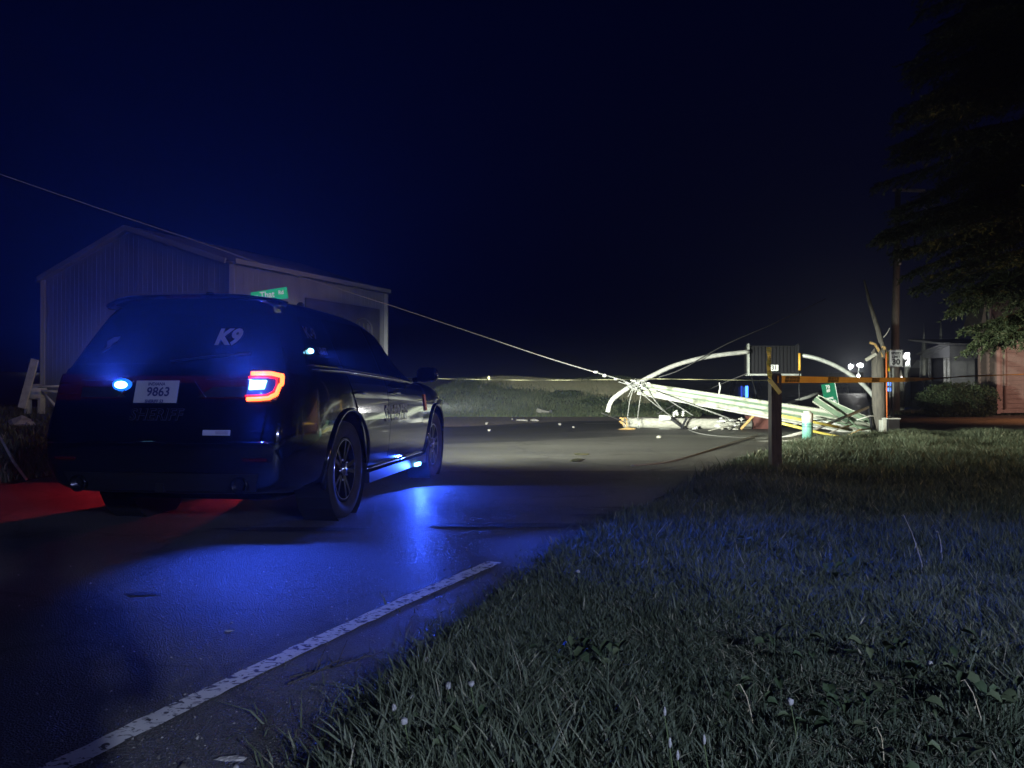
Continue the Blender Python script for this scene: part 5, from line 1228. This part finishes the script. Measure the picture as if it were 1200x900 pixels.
# ------------------------------------------------------------ vehicles and lamps far down the road
def simple_vehicle(name, loc, L, W, Hh, label, cat, rz, cab=True):
    t = thing(name, loc, label, cat, rz=rz); z0 = .35
    m = MB(); prof = [(-L / 2, .35), (L / 2, .35), (L / 2, .85), (L / 2 - .9, 1.0), (L / 2 - 1.6, Hh), (-L / 2 + .3, Hh), (-L / 2, 1.0)]
    m.add([(x, s * W / 2 * (1 if z < 1.05 else .86), z) for s in (-1, 1) for x, z in prof], [tuple(range(7)), tuple(range(13, 6, -1))] + [(i, i + 7, (i + 1) % 7 + 7, (i + 1) % 7) for i in range(7)])
    m.build('body', M['paint'], t)
    for sx in (-1, 1):
        for s in (-1, 1):
            m = MB(); m.lathe([(.02, -.11), (.36, -.11), (.38, 0), (.36, .11), (.02, .11)], (sx * L * .31, s * (W / 2 - .08), .38), 'Y', 14); m.build('wheel', M['rubber'], t)
    for s in (-1, 1):
        m = MB(); m.add([(L / 2 - 1.55, s * W / 2 * .90, 1.1), (-L / 2 + .5, s * W / 2 * .92, 1.1), (-L / 2 + .6, s * W / 2 * .885, Hh - .12), (L / 2 - 1.6, s * W / 2 * .885, Hh - .12)], [(0, 1, 2, 3)]); m.build('side_window', M['glass'], t)
    return t
blue_glow_mat = glow('far_blue_glow', (.06, .22, 1), 5)
q = P(1053, 462, 46); q.z = hz(q.x, 46)
t = simple_vehicle('police_car', q, 4.8, 1.9, 1.75, 'dark police vehicle with four square blue lights behind the stump', 'police car', R(265))
q2 = thing
for px, py in ((1041.5, 450), (1049.5, 450), (1041, 456.5), (1049, 456.5)):
    c = P(px + 1.5, py, 43.2); m = MB(); m.box(c, (.24, .06, .19)); l = t.matrix_world
    Mi = root_matrix(t).inverted(); m.v = [tuple(Mi @ Vector(v)) for v in m.v]; m.build('blue_glow', blue_glow_mat, t)
q = P(872, 470, 60); q.z = hz(q.x, 60)
t = simple_vehicle('police_car', q, 4.8, 1.9, 1.7, 'dark far police car with tall glowing blue reflection streaks seen above the steel pole', 'police car', R(80))
for px, w_, st in ((869, .12, 1), (875, .20, 2)):  # glowing slabs standing for blue lights reflected as streaks in the wet road
    c = P(px, 459, 57); m = MB(); m.box(c, (w_, .06, .85)); Mi = root_matrix(t).inverted(); m.v = [tuple(Mi @ Vector(v)) for v in m.v]; m.build('blue_glow', blue_glow_mat if st == 2 else glow('far_blue_streak_dim', (.04, .12, 1), .8), t)
q = P(1003, 447, 95); q.z = hz(q.x, 95)
t = thing('utility_truck', q, 'far work truck with blazing white floodlights on the straight road', 'truck')
Mi = root_matrix(t).inverted()
m = MB(); m.box((0, 3.0, 1.6), (2.3, 5, 2.0)); m.build('body', M['dark_metal'], t)
m = MB(); m.box((0, -.2, 1.3), (2.1, 1.4, 1.4)); m.build('cab', M['dark_metal'], t)
m = MB(); m.add([(-.9, -.92, 1.35), (.9, -.92, 1.35), (.8, -.9, 1.9), (-.8, -.9, 1.9)], [(0, 1, 2, 3)]); m.build('windscreen', M['glass'], t)
for s in (-1, 1):
    for yy in (0, 4.4):
        m = MB(); m.lathe([(.02, -.15), (.5, -.15), (.5, .15), (.02, .15)], (s * .95, yy, .5), 'X', 14); m.build('wheel', M['rubber'], t)
flood = glow('floodlight_glow', (1, 1, .97), 30)
for px, py, rr in ((997, 429.5, .26), (1007.5, 428, .32)):
    c = Mi @ P(px, py, 94); m = MB(); m.tube([(c.x, c.y + .3, 2.0), (c.x, c.y + .3, c.z)], .06, 6); mm = m.build('lamp_mast', M['galv'], t)
    m = MB(); m.rock(c, (rr, .2, rr * .95), px, 2); m.build('floodlight', flood, t, True)
c = Mi @ P(1006, 441, 94); m = MB(); m.rock(c, (.2, .15, .2), 4, 2); m.build('headlight', flood, t, True)
for px, py in ((985, 432), ):
    pass
lamp('far_floodlight', 'SPOT', P(1003, 429, 93.4), 550, (1, 1, .95), (20, 50, 0), 60, .6, .5)
# pale cones and signs in the far road
for i, (px, lab) in enumerate([(981, 'far pale barrier panel, leftmost of the row in the straight road'), (990, 'second far pale barrier panel from the left in the straight road'), (1016, 'third far pale barrier panel, right of the bright floodlights'), (1025, 'rightmost far pale barrier panel beside the stump')]):
    q = P(px, 450, 85); q.z = hz(q.x, 85); t = thing('road_barrier', q, lab, 'barrier', 'pale barriers standing across the far road')
    m = MB(); m.box((0, 0, .85), (.75, .05, .22)); m.build('board', M['white_paint'], t)
    for s in (-1, 1):
        m = MB(); m.beam((s * .3, -.25, 0), (s * .3, 0, .95), .05, .05); m.beam((s * .3, .25, 0), (s * .3, 0, .95), .05, .05); m.build('leg', M['galv'], t)

# ------------------------------------------------------------ plants
def leaf_blob(name, parent, centres, n, size, m_, seed, shell=.75):
    r = np.random.default_rng(seed); V = []; T = []
    tot = sum(c[3] * c[4] * c[5] for c in centres) if len(centres[0]) > 5 else None
    for (cx, cy, cz, rx, ry_, rz_) in centres:
        k = int(n * (rx * ry_ * rz_) / tot); d = r.normal(size=(k, 3)); d /= np.linalg.norm(d, axis=1)[:, None]
        rad = (shell + (1 - shell) * r.random(k)) * (1 + .10 * np.sin(d[:, 0] * 7 + d[:, 2] * 5) + .06 * np.sin(d[:, 1] * 13 + d[:, 2] * 11))
        p = np.stack([cx + d[:, 0] * rx * rad, cy + d[:, 1] * ry_ * rad, cz + d[:, 2] * rz_ * rad], 1)
        u = r.normal(size=(k, 3)); u /= np.linalg.norm(u, axis=1)[:, None]; v = np.cross(u, r.normal(size=(k, 3))); v /= np.linalg.norm(v, axis=1)[:, None]
        s = size * r.uniform(.6, 1.4, (k, 1))
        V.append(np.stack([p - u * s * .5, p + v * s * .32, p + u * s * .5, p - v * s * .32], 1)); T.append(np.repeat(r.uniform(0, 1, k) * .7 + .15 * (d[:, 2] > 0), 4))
    V = np.concatenate(V).reshape(-1, 3); Fq = np.arange(len(V)).reshape(-1, 4)
    return tri_cloud(name, V, Fq, np.concatenate(T), m_, parent)
q = P(1123, 484, 31); q.z = hz(q.x, 31)
t = thing('clipped_hedge', q, 'wide clipped round hedge standing in front of the pink house', 'hedge')
m = MB()
for k in range(5): m.tube([(-1 + .5 * k, 0, 0), (-1.1 + .55 * k, .1, .8)], [.04, .015], 6)
m.build('stems', M['bark'], t)
leaf_blob('foliage', t, [(-.75, 0, .62, .85, .7, .72), (0, 0, .66, 1.0, .75, .78), (.8, 0, .62, .72, .7, .72), (-.2, .1, .55, 1.35, .6, .62)], 26000, .075, M['leaf'], 3, .6)
kind_ = None
# scrub along the far bank behind the wreck
for i, (px, py, d, s_, lab) in enumerate([
    (745, 466, 33, 1.0, 'low dark scrub right behind the bent white arm'), (780, 470, 33.5, 1.2, 'low scrub behind the fallen timber pole, middle of the bank'),
    (700, 466, 35, .9, 'low scrub left of the bent white arm on the bank'), (660, 462, 37, .8, 'small dark bush on the bank crest above the two white chunks'), (820, 474, 33.5, 1.0, 'low scrub under the long steel pole, right end of the bank')]):
    q = P(px, py, d); q.z = hz(q.x, d); t = thing('scrub_bush', q, lab, 'bush', 'low scrub on the bank across the road')
    m = MB(); m.tube([(0, 0, 0), (.05, 0, .3)], [.02, .01], 5); m.build('stem', M['bark'], t)
    leaf_blob('foliage', t, [(0, 0, .2 * s_, .9 * s_, .6, .30 * s_), (.5 * s_, 0, .15, .5, .5, .22)], 2600, .10, M['leaf'], 60 + i, .3)

# big spruce on the right
def spruce(loc):
    t = thing('spruce_tree', loc, 'tall dark spruce with drooping branches filling the upper right corner', 'tree')
    r = np.random.default_rng(11); TH = 15.5
    m = MB(); m.tube([(0, 0, 0), (.03, 0, 4), (0, .03, 9), (0, 0, TH)], [.26, .20, .12, .02], 12); m.build('trunk', M['bark'], t, True)
    mb = MB(); NV = []; T = []
    def radius(z): return float(np.interp(z, [1.6, 2.0, 3.0, 3.9, 4.8, 5.6, 6.6, 8, 11, 15], [1.0, 1.5, 2.1, 2.8, 3.35, 3.1, 2.6, 2.6, 1.7, .15]))
    zc = 2.0
    while zc < TH - .5:
        nb = 8
        for k in range(nb):
            a = r.uniform(0, 6.28); Rr = radius(zc) * r.uniform(.78, 1.06); droop = r.uniform(.18, .34) * Rr
            d = Vector((math.cos(a), math.sin(a), 0)); z0 = zc + r.uniform(-.15, .15)
            pts = [Vector((0, 0, z0 + droop * .9)) + d * (Rr * u) + Vector((0, 0, -droop * (u ** 1.5) * 1.0 + .10 * Rr * max(0, u - .8))) for u in (0, .25, .5, .75, 1)]
            mb.tube(pts, [.045, .035, .025, .015, .006], 5, False)
            # side twigs hanging from the branch
            nt_ = int(15 * Rr) + 8
            for q in range(nt_):
                u = .12 + .88 * (q + r.random()) / nt_; i = min(int(u * 4), 3); f = u * 4 - i; p = pts[i].lerp(pts[i + 1], f)
                for side in (-1, 1):
                    L = (.18 + .42 * (1 - u)) * r.uniform(.6, 1.25) + .12
                    sdv = (Vector((-d.y, d.x, 0)) * side * r.uniform(.5, 1) + d * r.uniform(.3, .9) + Vector((0, 0, -r.uniform(.25, .95)))).normalized()
                    nn_ = 20
                    for w_ in range(nn_):
                        b0_ = p + sdv * (L * (w_ + r.random()) / nn_)
                        nd = (sdv * .8 + Vector(r.normal(size=3)) * .55).normalized(); nl = r.uniform(.045, .10)
                        s2 = nd.cross(Vector(r.normal(size=3)))  .normalized() * .014
                        NV += [b0_ - s2, b0_ + s2, b0_ + nd * nl]; T += [min(1, max(0, r.normal(.45, .22)))] * 3
        zc += .25
    mb.build('branches', M['bark'], t, True)
    V = np.array([tuple(v) for v in NV]); tri_cloud('needles', V, np.arange(len(V)).reshape(-1, 3), np.array(T), M['needles'], t)
spruce(Vector((10.3, 14.6, 0)))

# ------------------------------------------------------------ night haze
hb = MB(); hb.box((0, 285, 8.2), (1040, 700, 22)); haze = hb.build('haze', mat('unused', (1, 1, 1)))
hm = bpy.data.materials.new('night_haze'); hm.use_nodes = True; nt = hm.node_tree
for n in list(nt.nodes):
    if n.type == 'BSDF_PRINCIPLED': nt.nodes.remove(n)
pv = nt.nodes.new('ShaderNodeVolumePrincipled'); pv.inputs['Color'].default_value = (.8, .85, .95, 1); pv.inputs['Density'].default_value = .0036; pv.inputs['Anisotropy'].default_value = .72
nt.links.new(pv.outputs[0], nt.nodes['Material Output'].inputs['Volume'])
haze.data.materials.clear(); haze.data.materials.append(hm); kind(haze, 'stuff')

# ------------------------------------------------------------ the photographer, whose long shadow lies on the road
def person(loc):
    t = thing('person', loc, 'person in dark jacket standing just behind the camera, casting the long shadow across the road', 'person')
    J = {'pelvis': (0, 0, .95, .155, .12), 'spine': (0, .01, 1.15, .15, .11), 'chest': (0, 0, 1.36, .18, .125), 'neck': (0, .01, 1.50, .062, .062), 'headb': (0, .03, 1.56, .075, .085), 'headt': (0, .035, 1.68, .085, .095)}
    E = [('pelvis', 'spine'), ('spine', 'chest'), ('chest', 'neck'), ('neck', 'headb'), ('headb', 'headt')]
    for s, n in ((-1, 'l'), (1, 'r')):
        J.update({n + 'hip': (s * .10, 0, .90, .095, .095), n + 'knee': (s * .13, .03, .50, .062, .062), n + 'ank': (s * .15, -.01, .09, .042, .042), n + 'toe': (s * .17, .14, .045, .042, .035),
                  n + 'sho': (s * .19, 0, 1.42, .068, .068), n + 'elb': (s * .31, -.02, 1.14, .048, .048), n + 'wri': (s * .10, .16, 1.06, .030, .030), n + 'palm': (s * .055, .20, 1.06, .030, .016)})
        E += [('pelvis', n + 'hip'), (n + 'hip', n + 'knee'), (n + 'knee', n + 'ank'), (n + 'ank', n + 'toe'), ('chest', n + 'sho'), (n + 'sho', n + 'elb'), (n + 'elb', n + 'wri'), (n + 'wri', n + 'palm')]
        for k in range(5):
            a = (s * (.050 - .004 * k), .215, 1.09 - .018 * k); b = (s * (.022), .235, 1.092 - .018 * k)
            if k == 4: a = (s * .06, .19, 1.03); b = (s * .035, .20, 1.005)
            J[n + 'f%d' % k] = (*a, .009, .009); J[n + 'g%d' % k] = (*b, .008, .008); E += [(n + 'palm', n + 'f%d' % k), (n + 'f%d' % k, n + 'g%d' % k)]
    names = list(J); me = bpy.data.meshes.new('body'); me.from_pydata([J[k][:3] for k in names], [(names.index(a), names.index(b)) for a, b in E], [])
    o = bpy.data.objects.new('figure', me); col.objects.link(o)
    sk = o.modifiers.new('skin', 'SKIN'); sk.use_smooth_shade = True
    if not me.skin_vertices:
        me.attributes.new('skin', 'FLOAT', 'POINT') if False else None
    bm = bmesh.new(); bm.from_mesh(me); lay = bm.verts.layers.skin.verify()
    for v, k in zip(bm.verts, names): v[lay].radius = J[k][3:5]; v[lay].use_root = (k == 'pelvis')
    bm.to_mesh(me); bm.free(); su = o.modifiers.new('s', 'SUBSURF'); su.levels = 1; su.render_levels = 1
    dg = bpy.context.evaluated_depsgraph_get(); dg.update(); m2 = bpy.data.meshes.new_from_object(o.evaluated_get(dg)); bpy.data.objects.remove(o)
    sl = [mat('dark_trousers', (.02, .022, .03), .9), mat('dark_jacket', (.015, .016, .02), .85), mat('skin_tone', (.42, .26, .19), .6), mat('dark_hair', (.02, .014, .01), .8), mat('dark_shoes', (.02, .02, .02), .7)]
    m2.materials.clear(); [m2.materials.append(x) for x in sl]
    for p in m2.polygons:
        c = p.center; p.use_smooth = True
        p.material_index = 4 if c.z < .10 else 0 if c.z < .93 else 3 if c.z > 1.66 or (c.z > 1.58 and c.y < .0) else 2 if c.z > 1.53 or c.y > .17 else 1
    b = bpy.data.objects.new('body', m2); col.objects.link(b); b.parent = t
    m = MB(); m.rock((0, .015, 1.705), (.092, .105, .075), 5, 3); m.build('hair', sl[3], t, True)
    m = MB(); m.rock((0, .115, 1.605), (.012, .018, .02), 1, 1); m.build('nose', sl[2], b, True)
    for s in (-1, 1):
        m = MB(); m.rock((s * .03, .105, 1.63), (.012, .008, .008), 1, 1); m.build('eye', M['sign_white'], b, True)
        m = MB(); m.rock((s * .088, .03, 1.61), (.01, .02, .03), 1, 1); m.build('ear', sl[2], b, True)
    m = MB(); m.box((0, .112, 1.575), (.05, .006, .008)); m.build('mouth', M['decal_orange'], b)
person(Vector((0.20, -.42, 0)))
